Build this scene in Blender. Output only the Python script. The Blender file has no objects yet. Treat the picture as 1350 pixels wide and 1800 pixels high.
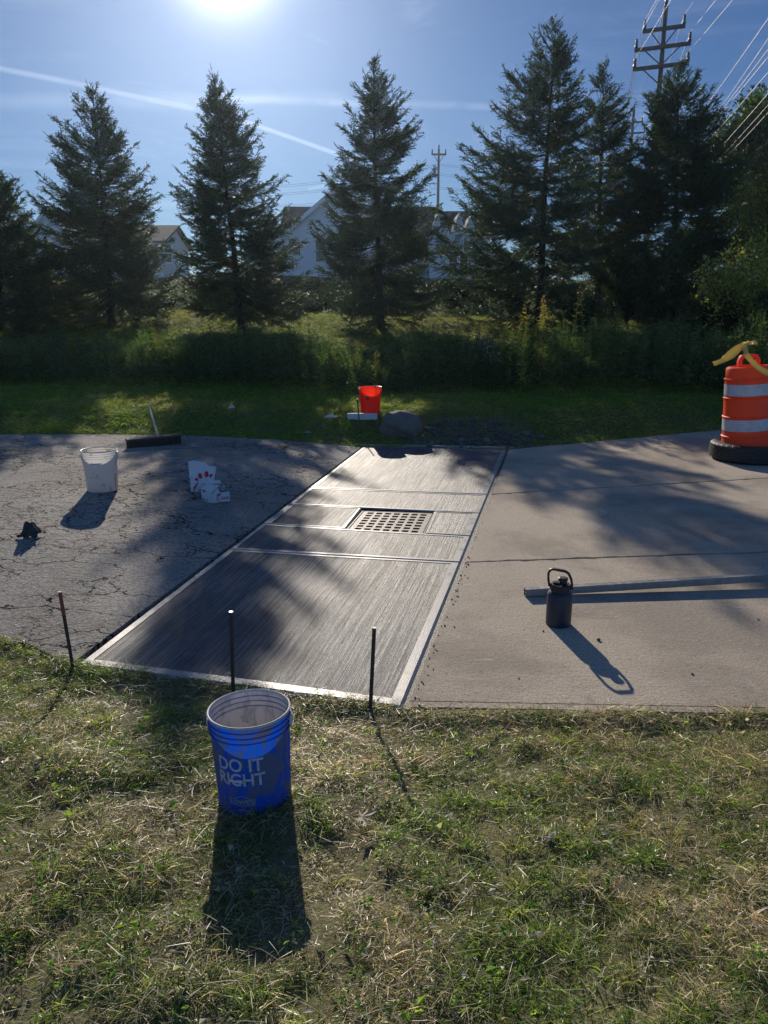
import bpy, bmesh, math, random
import numpy as np
from mathutils import Vector, Matrix, Euler
R = math.radians
random.seed(7); rng = np.random.default_rng(7)
scene = bpy.context.scene
COL = scene.collection

# ------------------------------------------------------------------ camera
CAM_H, PITCH, FPX = 1.72, 15.0, 1330.0
cam_d = bpy.data.cameras.new("camera"); cam = bpy.data.objects.new("camera", cam_d); COL.objects.link(cam)
cam.location = (0, 0, CAM_H); cam.rotation_euler = (R(90 - PITCH), 0, 0)
cam_d.sensor_fit = 'VERTICAL'; cam_d.sensor_height = 24; cam_d.lens = 24 * FPX / 1800
cam_d.clip_start = 0.05; cam_d.clip_end = 3000
scene.camera = cam

# ------------------------------------------------------------------ light
SUN_AZ, SUN_EL = -10.4, 21.6
sdir = Vector((math.sin(R(SUN_AZ)) * math.cos(R(SUN_EL)), math.cos(R(SUN_AZ)) * math.cos(R(SUN_EL)), math.sin(R(SUN_EL))))
sl = bpy.data.lights.new("sun", 'SUN'); sl.energy = 5.0; sl.angle = R(0.53); sl.color = (1.0, 0.89, 0.75)
so = bpy.data.objects.new("sun", sl); COL.objects.link(so)
so.rotation_euler = sdir.to_track_quat('Z', 'Y').to_euler()
scene.view_settings.view_transform = 'Standard'; scene.view_settings.look = 'None'
scene.view_settings.gamma = 1.0; scene.view_settings.exposure = 0.08; scene.view_settings.use_curve_mapping = False
scene.cycles.use_denoising = True
scene.cycles.max_bounces = 6; scene.cycles.diffuse_bounces = 3; scene.cycles.glossy_bounces = 2
scene.cycles.transmission_bounces = 4; scene.cycles.transparent_max_bounces = 8
scene.cycles.caustics_reflective = False; scene.cycles.caustics_refractive = False


def pxdir(px, py):
    """unit world direction seen at a point of the 1350 x 1800 frame"""
    u = (px - 675) / FPX; v = (900 - py) / FPX; p = R(PITCH)
    d = Vector((u, math.cos(p) + v * math.sin(p), -math.sin(p) + v * math.cos(p)))
    return d.normalized()


class NT:
    """small helper for node trees"""
    def __init__(s, nt): s.nt = nt; s.n = nt.nodes; s.l = nt.links
    def new(s, t, **kw):
        n = s.n.new(t)
        for k, v in kw.items(): setattr(n, k, v)
        return n
    def put(s, sock, v):
        if isinstance(v, bpy.types.NodeSocket): s.l.new(v, sock)
        elif v is not None:
            if isinstance(v, (tuple, list)) and len(v) == 3 and sock.type == 'RGBA': v = (*v, 1)
            sock.default_value = v
    def m(s, op, a, b=None, c=None, clamp=False):
        n = s.new('ShaderNodeMath', operation=op); n.use_clamp = clamp
        s.put(n.inputs[0], a)
        if b is not None: s.put(n.inputs[1], b)
        if c is not None: s.put(n.inputs[2], c)
        return n.outputs[0]
    def vm(s, op, a, b=None, scale=None):
        n = s.new('ShaderNodeVectorMath', operation=op); s.put(n.inputs[0], a)
        if b is not None: s.put(n.inputs[1], b)
        if scale is not None: s.put(n.inputs['Scale'], scale)
        return n.outputs['Value'] if op in ('DOT_PRODUCT', 'LENGTH') else n.outputs[0]
    def mix(s, f, a, b, blend='MIX'):
        n = s.new('ShaderNodeMix', data_type='RGBA', blend_type=blend)
        s.put(n.inputs[0], f); s.put(n.inputs[6], a); s.put(n.inputs[7], b)
        return n.outputs[2]
    def noise(s, vec, scale, detail=3, rough=0.5, dist=0.0, col=False):
        n = s.new('ShaderNodeTexNoise'); s.put(n.inputs['Vector'], vec)
        n.inputs['Scale'].default_value = scale; n.inputs['Detail'].default_value = detail
        n.inputs['Roughness'].default_value = rough; n.inputs['Distortion'].default_value = dist
        return n.outputs['Color' if col else 'Fac']
    def ramp(s, f, lo, hi, a=0.0, b=1.0):
        n = s.new('ShaderNodeMapRange'); n.interpolation_type = 'SMOOTHSTEP'
        s.put(n.inputs[0], f); s.put(n.inputs[1], lo); s.put(n.inputs[2], hi); s.put(n.inputs[3], a); s.put(n.inputs[4], b)
        return n.outputs[0]


# ------------------------------------------------------------------ world: sky, thin cirrus and contrails
world = bpy.data.worlds.new("World"); scene.world = world; world.use_nodes = True
W = NT(world.node_tree); W.n.clear()
sky = W.new('ShaderNodeTexSky'); sky.sky_type = 'NISHITA'; sky.sun_disc = False
sky.sun_elevation = R(SUN_EL); sky.sun_rotation = R(SUN_AZ); sky.air_density = 1.0; sky.dust_density = 0.35; sky.ozone_density = 2.2
sky.altitude = 200
tc = W.new('ShaderNodeTexCoord'); DIR = tc.outputs['Generated']
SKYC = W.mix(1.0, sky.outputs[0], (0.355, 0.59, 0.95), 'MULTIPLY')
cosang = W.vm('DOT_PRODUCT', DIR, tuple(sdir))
SKYC = W.vm('SCALE', SKYC, scale=W.ramp(cosang, 0.1, 0.9, 1.35, 0.66))  # sky scaled brighter away from the sun for fill, darker around it
wn = W.noise(DIR, 3.0, 5, 0.6, 0.6)
dz = W.new('ShaderNodeSeparateXYZ'); W.put(dz.inputs[0], DIR)
stretch = W.vm('MULTIPLY', DIR, (1.6, 1.6, 9.0))
cir = W.noise(stretch, 1.7, 6, 0.62, 0.9)
cirrus = W.ramp(cir, 0.46, 0.82, 0.0, 1.0)
def trail(pa, pb, width, soft, amp, ns=14.0, lo=0.25):
    """a cloud streak along the great circle from direction a to direction b"""
    a, b = pxdir(*pa), pxdir(*pb)
    n = a.cross(b).normalized(); mid = (a + b).normalized(); t = n.cross(mid).normalized()
    half = abs(b.dot(t))
    wob = W.m('MULTIPLY', W.m('SUBTRACT', W.noise(DIR, 9.0, 3), 0.5), width * 0.9)
    dist = W.m('ABSOLUTE', W.m('ADD', W.vm('DOT_PRODUCT', DIR, tuple(n)), wob))
    k = W.ramp(dist, width * soft, width, 1.0, 0.0)
    al = W.m('ABSOLUTE', W.vm('DOT_PRODUCT', DIR, tuple(t)))
    k2 = W.ramp(al, half * 0.86, half * 1.02, 1.0, 0.0)
    front = W.m('GREATER_THAN', W.vm('DOT_PRODUCT', DIR, tuple(mid)), 0.0)
    br = W.ramp(W.noise(DIR, ns, 4), 0.3, 0.62, lo, 1.0)
    r = W.m('MULTIPLY', W.m('MULTIPLY', k, k2), W.m('MULTIPLY', front, br))
    return W.m('MULTIPLY', r, amp)
streaks = [trail((-60, 108), (352, 192), 0.0042, 0.1, 0.85, 14, 0.55), trail((425, 212), (640, 288), 0.0036, 0.1, 1.3, 20, 0.75),
           trail((-80, 180), (620, 172), 0.012, 0.0, 0.42), trail((380, 174), (935, 190), 0.0065, 0.0, 0.6),
           trail((540, 333), (600, 321), 0.0025, 0.1, 0.55, 20, 0.6), trail((538, 60), (580, 78), 0.003, 0.1, 0.25, 30, 0.1),
           trail((20, 357), (140, 362), 0.009, 0.0, 0.3), trail((250, 352), (330, 362), 0.010, 0.0, 0.4),
           trail((450, 268), (610, 262), 0.03, 0.0, 0.16), trail((690, 292), (880, 262), 0.05, 0.0, 0.30, 8, 0.0),
           trail((640, 232), (900, 236), 0.03, 0.0, 0.18, 8, 0.0)]
tot = W.m('MULTIPLY', cirrus, 0.75)
for k in streaks: tot = W.m('ADD', tot, k)
tot = W.m('MINIMUM', tot, 1.0)
# glow round the sun added to the sky: part aureole, part lens glare
c1 = W.m('POWER', W.m('MAXIMUM', cosang, 0.0), 900.0)
c2 = W.m('POWER', W.m('MAXIMUM', cosang, 0.0), 90.0)
c3 = W.m('POWER', W.m('MAXIMUM', cosang, 0.0), 14.0)
aur = W.m('ADD', W.m('ADD', W.m('MULTIPLY', c1, 26.0), W.m('MULTIPLY', c2, 2.6)), W.m('MULTIPLY', c3, 0.12))
aurc = W.vm('SCALE', (0.92, 0.90, 1.08), scale=aur)
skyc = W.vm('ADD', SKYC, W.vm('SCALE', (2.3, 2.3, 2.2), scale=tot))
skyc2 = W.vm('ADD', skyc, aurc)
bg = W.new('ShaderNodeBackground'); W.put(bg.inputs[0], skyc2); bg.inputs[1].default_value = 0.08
wo = W.new('ShaderNodeOutputWorld'); W.l.new(bg.outputs[0], wo.inputs[0])

# ------------------------------------------------------------------ material helpers
def material(name):
    m = bpy.data.materials.new(name); m.use_nodes = True; t = NT(m.node_tree)
    b = t.n['Principled BSDF']
    return m, t, b
def simple(name, col, rough=0.6, metal=0.0, var=0.12, scale=20.0, bump=0.0, spec=0.5):
    m, t, b = material(name)
    tcn = t.new('ShaderNodeTexCoord').outputs['Object']
    f = t.noise(tcn, scale, 4, 0.6)
    c = t.mix(f, tuple(x * (1 - var * 2) for x in col), tuple(min(1, x * (1 + var * 2)) for x in col))
    t.put(b.inputs['Base Color'], c); b.inputs['Metallic'].default_value = metal
    t.put(b.inputs['Roughness'], t.ramp(f, 0.2, 0.8, max(0.05, rough - 0.1), min(1, rough + 0.1)))
    b.inputs['Specular IOR Level'].default_value = spec
    if bump:
        bn = t.new('ShaderNodeBump'); bn.inputs['Strength'].default_value = 1; bn.inputs['Distance'].default_value = bump
        t.put(bn.inputs['Height'], f); t.l.new(bn.outputs[0], b.inputs['Normal'])
    return m
def leafy(name, trans=0.4, rough=0.5, spec=0.4, tint=(1.0, 1.25, 0.55)):
    """foliage: colour from the mesh's Col attribute, light passes through"""
    m, t, b = material(name)
    a = t.new('ShaderNodeAttribute'); a.attribute_name = 'Col'
    t.put(b.inputs['Base Color'], a.outputs['Color']); b.inputs['Roughness'].default_value = rough
    b.inputs['Specular IOR Level'].default_value = spec
    tr = t.new('ShaderNodeBsdfTranslucent'); t.put(tr.inputs['Color'], t.mix(1.0, a.outputs['Color'], tint, 'MULTIPLY'))
    mx = t.new('ShaderNodeMixShader'); mx.inputs[0].default_value = trans
    t.l.new(b.outputs[0], mx.inputs[1]); t.l.new(tr.outputs[0], mx.inputs[2])
    t.l.new(mx.outputs[0], t.n['Material Output'].inputs['Surface'])
    return m

# ------------------------------------------------------------------ object helpers
def tag(o, label=None, cat=None, group=None, kind=None):
    if label: o['label'] = label
    if cat: o['category'] = cat
    if group: o['group'] = group
    if kind: o['kind'] = kind
    return o
def empty(name, loc, label, cat, group=None, rz=0.0):
    o = bpy.data.objects.new(name, None); COL.objects.link(o); o.location = loc; o.rotation_euler = (0, 0, rz)
    o.empty_display_size = 0.1
    return tag(o, label, cat, group)
def obj(name, me, mats=None, parent=None, loc=None):
    o = bpy.data.objects.new(name, me); COL.objects.link(o)
    if mats is not None:
        for m in (mats if isinstance(mats, (list, tuple)) else [mats]): me.materials.append(m)
    if parent: o.parent = parent
    if loc is not None: o.location = loc
    return o
def np_mesh(name, V, F, smooth=False, col=None, matidx=None, uv=None):
    """V (n,3); F list of (k,3)/(k,4) index arrays"""
    me = bpy.data.meshes.new(name); V = np.asarray(V, np.float32)
    F = [np.asarray(f, np.int32) for f in (F if isinstance(F, list) else [F]) if len(f)]
    me.vertices.add(len(V)); me.vertices.foreach_set('co', V.ravel())
    nl = sum(f.size for f in F); nf = sum(len(f) for f in F)
    me.loops.add(nl); me.loops.foreach_set('vertex_index', np.concatenate([f.ravel() for f in F]))
    tot_ = np.concatenate([np.full(len(f), f.shape[1], np.int32) for f in F])
    st = np.concatenate([[0], np.cumsum(tot_)[:-1]]).astype(np.int32)
    me.polygons.add(nf); me.polygons.foreach_set('loop_start', st)
    if matidx is not None: me.polygons.foreach_set('material_index', np.asarray(matidx, np.int32))
    me.update(calc_edges=True)
    me.polygons.foreach_set('use_smooth', np.full(nf, bool(smooth)))
    if col is not None:
        ca = me.color_attributes.new('Col', 'FLOAT_COLOR', 'POINT')
        c4 = np.ones((len(V), 4), np.float32); c4[:, :3] = col; ca.data.foreach_set('color', c4.ravel())
    if uv is not None:
        ul = me.uv_layers.new(name='UVMap'); idx = np.concatenate([f.ravel() for f in F])
        ul.data.foreach_set('uv', np.asarray(uv, np.float32)[idx].ravel())
    return me
def bm_mesh(name, bm, smooth=False, angle=None):
    bmesh.ops.recalc_face_normals(bm, faces=bm.faces)
    me = bpy.data.meshes.new(name); bm.to_mesh(me); bm.free()
    if smooth:
        for p in me.polygons: p.use_smooth = True
        if angle: me.set_sharp_from_angle(angle=R(angle))
    return me
def lathe(bm, prof, seg=48, a0=0.0, a1=None, close=True):
    """profile [(r,z)] turned about z"""
    rings = []
    for r, z in prof:
        rings.append([bm.verts.new((r * math.cos(2 * math.pi * i / seg), r * math.sin(2 * math.pi * i / seg), z)) for i in range(seg)])
    for a, b in zip(rings, rings[1:]):
        for i in range(seg):
            bm.faces.new((a[i], a[(i + 1) % seg], b[(i + 1) % seg], b[i]))
    return rings
def disc(bm, r, z, seg=48):
    c = [bm.verts.new((r * math.cos(2 * math.pi * i / seg), r * math.sin(2 * math.pi * i / seg), z)) for i in range(seg)]
    bm.faces.new(c)
def box(bm, c, s, rot=None, bev=0.0):
    r = bmesh.ops.create_cube(bm, size=1.0); vs = r['verts']
    M = Matrix.Translation(c) @ (rot.to_matrix().to_4x4() if rot else Matrix.Identity(4)) @ Matrix.Diagonal((*s, 1))
    bmesh.ops.transform(bm, matrix=M, verts=vs)
    if bev:
        es = list({e for v in vs for e in v.link_edges})
        bmesh.ops.bevel(bm, geom=es, offset=bev, segments=2, affect='EDGES')
def tube(bm, pts, rad, seg=8, cap=True):
    pts = [Vector(p) for p in pts]; rings = []
    rads = rad if isinstance(rad, (list, tuple)) else [rad] * len(pts)
    up = None
    for i, p in enumerate(pts):
        d = (pts[min(i + 1, len(pts) - 1)] - pts[max(i - 1, 0)]).normalized()
        if up is None: up = d.orthogonal().normalized()
        up = (up - d * up.dot(d)).normalized(); s = d.cross(up)
        rings.append([bm.verts.new(p + (up * math.cos(2 * math.pi * k / seg) + s * math.sin(2 * math.pi * k / seg)) * rads[i]) for k in range(seg)])
    for a, b in zip(rings, rings[1:]):
        for k in range(seg): bm.faces.new((a[k], a[(k + 1) % seg], b[(k + 1) % seg], b[k]))
    if cap: bm.faces.new(rings[0][::-1]); bm.faces.new(rings[-1])
def nbox(name, c, s, mat, parent, rot=None, bev=0.0):
    bm = bmesh.new(); box(bm, c, s, rot, bev); return obj(name, bm_mesh(name, bm), mat, parent)

# ------------------------------------------------------------------ terrain
def vnoise(x, y, s, seed=0):
    """smooth value noise, vectorised"""
    x = np.asarray(x, float) * s + seed * 17.31; y = np.asarray(y, float) * s + seed * 9.17
    xi = np.floor(x); yi = np.floor(y); fx = x - xi; fy = y - yi
    fx = fx * fx * (3 - 2 * fx); fy = fy * fy * (3 - 2 * fy)
    h = lambda a, b: np.modf(np.abs(np.sin(a * 127.1 + b * 311.7 + seed * 3.3) * 43758.5453))[0]
    return (h(xi, yi) * (1 - fx) + h(xi + 1, yi) * fx) * (1 - fy) + (h(xi, yi + 1) * (1 - fx) + h(xi + 1, yi + 1) * fx) * fy
sm = lambda t: (lambda u: u * u * (3 - 2 * u))(np.clip(t, 0, 1))
FAR = np.array([(-30, 8.2), (-9, 8.8), (-4.65, 9.15), (-2.49, 9.5), (-0.45, 9.62), (-0.273, 9.70), (1.554, 9.49), (1.62, 9.5), (5.0, 11.14), (9, 13.1), (20, 17.0)])
NEAR = np.array([(-30, 6.8), (-9, 5.0), (-4.5, 4.15), (-2.03, 3.72), (-1.6, 3.49), (-1.543, 3.472), (0.081, 3.045), (0.15, 3.0), (1.69, 2.986), (9, 2.9), (30, 2.8)])
yfar = lambda x: np.interp(x, FAR[:, 0], FAR[:, 1])
ynear = lambda x: np.interp(x, NEAR[:, 0], NEAR[:, 1])
xleft = lambda y: np.interp(y, [3.472, 9.697], [-1.543, -0.273])
def zpave(x, y):
    d = np.clip(xleft(np.clip(y, 3.0, 10)) - x, 0, None)
    return 0.30 * (1 - np.exp(-d * 0.42)) * np.clip((y - 3.0) / 2.2, 0.25, 1)
def zt(x, y):
    x = np.asarray(x, float); y = np.asarray(y, float)
    zp = zpave(x, np.clip(y, ynear(x), yfar(x)))
    d = np.clip(y - yfar(x), 0, None)
    lawn = zp + (0.30 - zp * 0.55) * sm(d / 1.3) + 0.02 * d
    t = np.clip(y - 12.6, 0, None)
    yc = 13 + t
    bank = np.interp(yc, [13, 14.5, 17, 19.4, 23.4, 26, 31, 50, 70, 200], [0, .22, .45, .68, 1.12, 1.05, 1.0, 2.75, 2.6, 2.0])
    lawn = lawn + bank - 0.018 * np.clip(d - 3.2, 0, None)*np.clip(1-(d-3.2)/60,0,1)
    b = (vnoise(x, y, 0.8, 3) - 0.5) * 0.10 * sm(d / 2) + (vnoise(x, y, 0.25, 5) - 0.5) * 0.25 * sm((d - 3) / 4)
    n = np.clip(ynear(x) - y, 0, None)
    near = -0.035 * sm(n / 0.12) + 0.115 * sm(n / 0.95) + 0.085 * sm((n - 0.75) / 1.1) + ((vnoise(x, y, 3.0, 8) - 0.5) * 0.045 + (vnoise(x, y, 9.0, 9) - 0.5) * 0.045) * sm(n / 0.3)
    return lawn + b * (d > 0) + near
def Z(x, y): return float(zt(x, y))
def hit(px, py, lo=0.5, hi=200):
    """where the ray through a frame point meets the terrain"""
    d = pxdir(px, py); t = np.linspace(lo, hi, 40000)
    z = CAM_H + d.z * t - zt(d.x * t, d.y * t); i = int(np.argmax(z < 0))
    return Vector((d.x * t[i], d.y * t[i], Z(d.x * t[i], d.y * t[i])))
def at(px, py, Y):
    d = pxdir(px, py); t = Y / d.y; return Vector((d.x * t, Y, CAM_H + d.z * t))

def in_pave(x, y, m=0.0):
    return (y > ynear(x) + m) & (y < yfar(x) - m) & (x > -29) & (x < 19)
gx = np.concatenate([np.linspace(-120, -12, 40), np.arange(-11.8, 12.0, 0.13), np.linspace(12.2, 90, 40)])
gy = np.concatenate([np.linspace(-12, 0.6, 10), np.arange(0.8, 4.2, 0.06), np.arange(4.3, 9.0, 0.3), np.arange(9.05, 16, 0.08), np.arange(16.2, 28, 0.25), np.linspace(28.5, 75, 60), np.linspace(80, 600, 20)])
X, Y = np.meshgrid(gx, gy)
Zg = zt(X, Y) - np.where(in_pave(X, Y, 0.03), 0.16, 0.0)
nx, ny = len(gx), len(gy)
I = (np.arange(ny - 1)[:, None] * nx + np.arange(nx - 1)[None, :]).ravel()
ground_me = np_mesh('ground', np.stack([X.ravel(), Y.ravel(), Zg.ravel()], 1), np.stack([I, I + 1, I + nx + 1, I + nx], 1), smooth=True)
m_ground, t, b = material('soil')
oc = t.new('ShaderNodeTexCoord').outputs['Object']
f1 = t.noise(oc, 1.3, 4); f2 = t.noise(oc, 60, 5, 0.7)
sepn = t.new('ShaderNodeSeparateXYZ'); t.put(sepn.inputs[0], oc)
farf = t.ramp(sepn.outputs[1], 5, 16)
c = t.mix(f2, (0.05, 0.045, 0.022), (0.20, 0.19, 0.10))
cg = t.mix(f1, (0.020, 0.036, 0.010), (0.055, 0.075, 0.022))
t.put(b.inputs['Base Color'], t.vm('SCALE', t.mix(farf, c, cg), scale=1.6)); b.inputs['Roughness'].default_value = 0.95
b.inputs['Specular IOR Level'].default_value = 0.1
bn = t.new('ShaderNodeBump'); bn.inputs['Distance'].default_value = 0.02; t.put(bn.inputs['Height'], f2); t.l.new(bn.outputs[0], b.inputs['Normal'])
tag(obj('ground', ground_me, m_ground), kind='structure')

# ------------------------------------------------------------------ paving materials
def m_asphalt():
    m, t, b = material('old_asphalt')
    oc = t.new('ShaderNodeTexCoord').outputs['Object']
    g = t.noise(oc, 60, 5, 0.85); g2 = t.noise(oc, 24, 4, 0.7); big = t.noise(oc, 0.9, 4, 0.6, 0.6)
    warp = t.vm('ADD', t.vm('MULTIPLY', oc, (0.75, 1.25, 1)), t.vm('SCALE', t.noise(oc, 3.2, 4, 0.65, col=True), scale=0.35))
    def cracks(scale, w):
        v = t.new('ShaderNodeTexVoronoi', feature='DISTANCE_TO_EDGE'); v.inputs['Scale'].default_value = scale; t.put(v.inputs['Vector'], warp)
        return t.ramp(v.outputs['Distance'], 0.0, w, 1.0, 0.0)
    msk = t.ramp(t.noise(oc, 1.1, 3), 0.42, 0.62)
    ck = t.m('MAXIMUM', t.m('MULTIPLY', cracks(2.6, 0.024), t.ramp(t.noise(oc, 1.7, 2), 0.38, 0.58)), t.m('MULTIPLY', cracks(8.5, 0.055), t.m('MULTIPLY', msk, 0.8)))
    ck = t.m('MULTIPLY', ck, t.ramp(g2, 0.30, 0.46)); ckm = ck
    c = t.mix(t.ramp(g, .28, .72), (0.15, 0.145, 0.13), (0.70, 0.66, 0.58))
    c = t.mix(t.ramp(big, 0.35, 0.7, 0, 0.5), c, (0.17, 0.163, 0.15))
    c = t.mix(t.m('MULTIPLY', ck, 0.95), c, (0.012, 0.011, 0.010))
    t.put(b.inputs['Base Color'], c); b.inputs['Roughness'].default_value = 0.85; t.put(b.inputs['Specular IOR Level'], t.m('MULTIPLY', t.m('SUBTRACT', 1.0, ck), 0.16))
    g3 = t.noise(oc, 42, 4, 0.8); c = t.mix(t.m('MULTIPLY', t.ramp(g3, .56, .66), .55), c, (0.36, 0.33, 0.28)); c = t.mix(t.m('MULTIPLY', t.ramp(g3, .44, .36), .6), c, (0.02, 0.019, 0.018)); c = t.mix(t.m('MULTIPLY', ckm, .9), c, (0.012, 0.011, 0.010)); t.put(b.inputs['Base Color'], c)
    h = t.m('ADD', t.m('ADD', t.m('MULTIPLY', t.ramp(g3, .36, .64), 0.6), t.m('MULTIPLY', t.ramp(g2, .3, .7), 0.5)), t.m('MULTIPLY', ck, -0.9))
    bn = t.new('ShaderNodeBump'); bn.inputs['Strength'].default_value = 0.9; bn.inputs['Distance'].default_value = 0.014; t.put(bn.inputs['Height'], h)
    t.l.new(bn.outputs[0], b.inputs['Normal']); return m
def m_oldconc():
    m, t, b = material('weathered_concrete')
    oc = t.new('ShaderNodeTexCoord').outputs['Object']
    g = t.noise(oc, 90, 5, 0.9); g2 = t.noise(t.vm('MULTIPLY', oc, (18, 80, 1)), 1.0, 4, 0.7); big = t.noise(oc, 0.8, 5, 0.65, 0.3); mid = t.noise(oc, 6, 4, 0.6)
    c = t.mix(t.ramp(g, .3, .7), (0.22, 0.185, 0.14), (0.70, 0.595, 0.45))
    c = t.mix(t.ramp(g2, 0.4, 0.75, 0, 0.45), c, (0.52, 0.46, 0.375))
    c = t.mix(t.ramp(big, 0.42, 0.62, 0, 0.65), c, (0.24, 0.205, 0.165))
    c = t.mix(t.ramp(mid, 0.62, 0.72, 0, 0.4), c, (0.16, 0.145, 0.13))
    g4 = t.noise(oc, 38, 4, 0.85); c = t.mix(t.m('MULTIPLY', t.ramp(g4, .55, .68), .35), c, (0.62, 0.55, 0.45)); c = t.mix(t.m('MULTIPLY', t.ramp(g4, .45, .34), .45), c, (0.13, 0.105, 0.08))
    st = t.noise(t.vm('MULTIPLY', oc, (.6, 2.2, 1)), 1.3, 5, .7, 1.0); c = t.mix(t.ramp(st, .58, .72, 0, .38), c, (0.17, 0.145, 0.12))
    sc2 = t.noise(t.vm('MULTIPLY', oc, (3.0, 26, 1)), 1.0, 3, .6, .4); c = t.mix(t.m('MULTIPLY', t.ramp(sc2, .66, .74), .5), c, (0.70, 0.60, 0.47))
    spots = t.new('ShaderNodeTexVoronoi'); spots.inputs['Scale'].default_value = 7; t.put(spots.inputs['Vector'], oc)
    c = t.mix(t.m('MULTIPLY', t.ramp(spots.outputs['Distance'], 0.02, 0.05, 1, 0), 0.7), c, (0.05, 0.04, 0.035))
    t.put(b.inputs['Base Color'], c); b.inputs['Roughness'].default_value = 0.88; b.inputs['Specular IOR Level'].default_value = 0.15
    bn = t.new('ShaderNodeBump'); bn.inputs['Strength'].default_value = 0.7; bn.inputs['Distance'].default_value = 0.0022
    t.put(bn.inputs['Height'], t.m('ADD', t.m('MULTIPLY', t.ramp(g4, .38, .62), 0.6), g2)); t.l.new(bn.outputs[0], b.inputs['Normal']); return m
def m_broom():
    m, t, b = material('fresh_broomed_concrete')
    uv = t.new('ShaderNodeUVMap').outputs[0]; oc = t.new('ShaderNodeTexCoord').outputs['Object']
    wob = t.vm('ADD', uv, t.vm('SCALE', t.noise(uv, 0.9, 2, col=True), scale=0.035))
    l1 = t.noise(t.vm('MULTIPLY', wob, (62, 0.8, 1)), 1.0, 5, 0.8)
    l2 = t.noise(t.vm('MULTIPLY', wob, (190, 3.0, 1)), 1.0, 4, 0.75)
    gr = t.noise(oc, 150, 3, 0.8); pat = t.noise(t.vm('MULTIPLY', uv, (4, 0.8, 1)), 1.0, 4, 0.6)
    l = t.m('ADD', t.m('MULTIPLY', l1, 0.6), t.m('MULTIPLY', l2, 0.4))
    c = t.mix(t.ramp(l, 0.42, 0.60), (0.016, 0.020, 0.026), (0.150, 0.168, 0.185))
    c = t.mix(t.ramp(pat, 0.42, 0.66, 0, 0.35), c, (0.12, 0.118, 0.112))
    c = t.mix(t.m('MULTIPLY', t.ramp(gr, 0.5, 0.75), 0.35), c, (0.26, 0.255, 0.24))
    damp = t.ramp(t.noise(oc, 1.5, 5, .65, .8), .40, .62)
    c = t.mix(t.m('MULTIPLY', damp, .55), c, (0.018, 0.019, 0.021))
    mk = t.noise(t.vm('MULTIPLY', uv, (7, 2.5, 1)), 1.0, 4, .7, 1.2); c = t.mix(t.ramp(mk, .64, .72, 0, .4), c, (0.20, 0.195, 0.18))
    t.put(b.inputs['Base Color'], c)
    t.put(b.inputs['Roughness'], t.ramp(l, 0.35, 0.65, 0.68, 0.50)); b.inputs['Specular IOR Level'].default_value = 0.55
    bn = t.new('ShaderNodeBump'); bn.inputs['Strength'].default_value = 1.0; bn.inputs['Distance'].default_value = 0.009
    t.put(bn.inputs['Height'], t.m('ADD', l, t.m('MULTIPLY', gr, 0.28))); t.l.new(bn.outputs[0], b.inputs['Normal']); return m
def m_trowel():
    m, t, b = material('smooth_trowelled_edge')
    oc = t.new('ShaderNodeTexCoord').outputs['Object']
    g = t.noise(oc, 120, 3, 0.7); g2 = t.noise(oc, 7, 4, 0.6)
    c = t.mix(g, (0.15, 0.15, 0.145), (0.42, 0.41, 0.39)); c = t.mix(t.ramp(g2, 0.4, 0.7, 0, 0.6), c, (0.15, 0.148, 0.142))
    t.put(b.inputs['Base Color'], c); t.put(b.inputs['Roughness'], t.ramp(g2, 0.3, 0.7, 0.36, 0.55)); b.inputs['Specular IOR Level'].default_value = 0.7
    bn = t.new('ShaderNodeBump'); bn.inputs['Strength'].default_value = 0.5; bn.inputs['Distance'].default_value = 0.002
    t.put(bn.inputs['Height'], g); t.l.new(bn.outputs[0], b.inputs['Normal']); return m
MAT_ASPH, MAT_CONC, MAT_BROOM, MAT_TROW = m_asphalt(), m_oldconc(), m_broom(), m_trowel()
MAT_DARK = simple('wet_dark_mortar', (0.022, 0.021, 0.02), 0.6, bump=0.004, scale=90)

def curve_pts(poly, n):
    p = np.array(poly, float); s = np.concatenate([[0], np.cumsum(np.hypot(*np.diff(p, axis=0).T))])
    u = np.linspace(0, s[-1], n); return np.stack([np.interp(u, s, p[:, 0]), np.interp(u, s, p[:, 1])], 1)
def ruled(name, B, T, nv, mat, dz=0.0, skirt=0.14, rag=None):
    """paving sheet between a near edge B and a far edge T with sides going down"""
    B, T = np.array(B), np.array(T); nu = len(B); v = np.linspace(0, 1, nv)[:, None, None]
    P = B[None] * (1 - v) + T[None] * v
    x, y = P[..., 0].ravel(), P[..., 1].ravel()
    z = zpave(x, y) + dz
    V = np.stack([x, y, z], 1)
    I = (np.arange(nv - 1)[:, None] * nu + np.arange(nu - 1)[None, :]).ravel()
    F = np.stack([I, I + 1, I + nu + 1, I + nu], 1)
    loop = np.concatenate([np.arange(nu), np.arange(1, nv) * nu + nu - 1, (nv - 1) * nu + np.arange(nu - 2, -1, -1), np.arange(nv - 2, 0, -1) * nu])
    base = len(V); S = V[loop].copy(); S[:, 2] -= skirt; V = np.concatenate([V, S])
    k = len(loop); a = np.arange(k); F2 = np.stack([loop[a], base + a, base + (a + 1) % k, loop[(a + 1) % k]], 1)
    return obj(name, np_mesh(name, V, [F, F2]), mat)
def jit(C, amp, seed):
    r = np.random.default_rng(seed); C = C.copy()
    C[1:-1, 1] += (vnoise(C[1:-1, 0], C[1:-1, 0] * 0 + seed, 6, seed) - 0.5) * 2 * amp + r.normal(0, amp * 0.25, len(C) - 2); return C

GAP = 0.024
NL, NR_, FL, FR_ = map(np.array, ((-1.543, 3.472), (0.081, 3.045), (-0.273, 9.697), (1.554, 9.49)))
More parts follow.
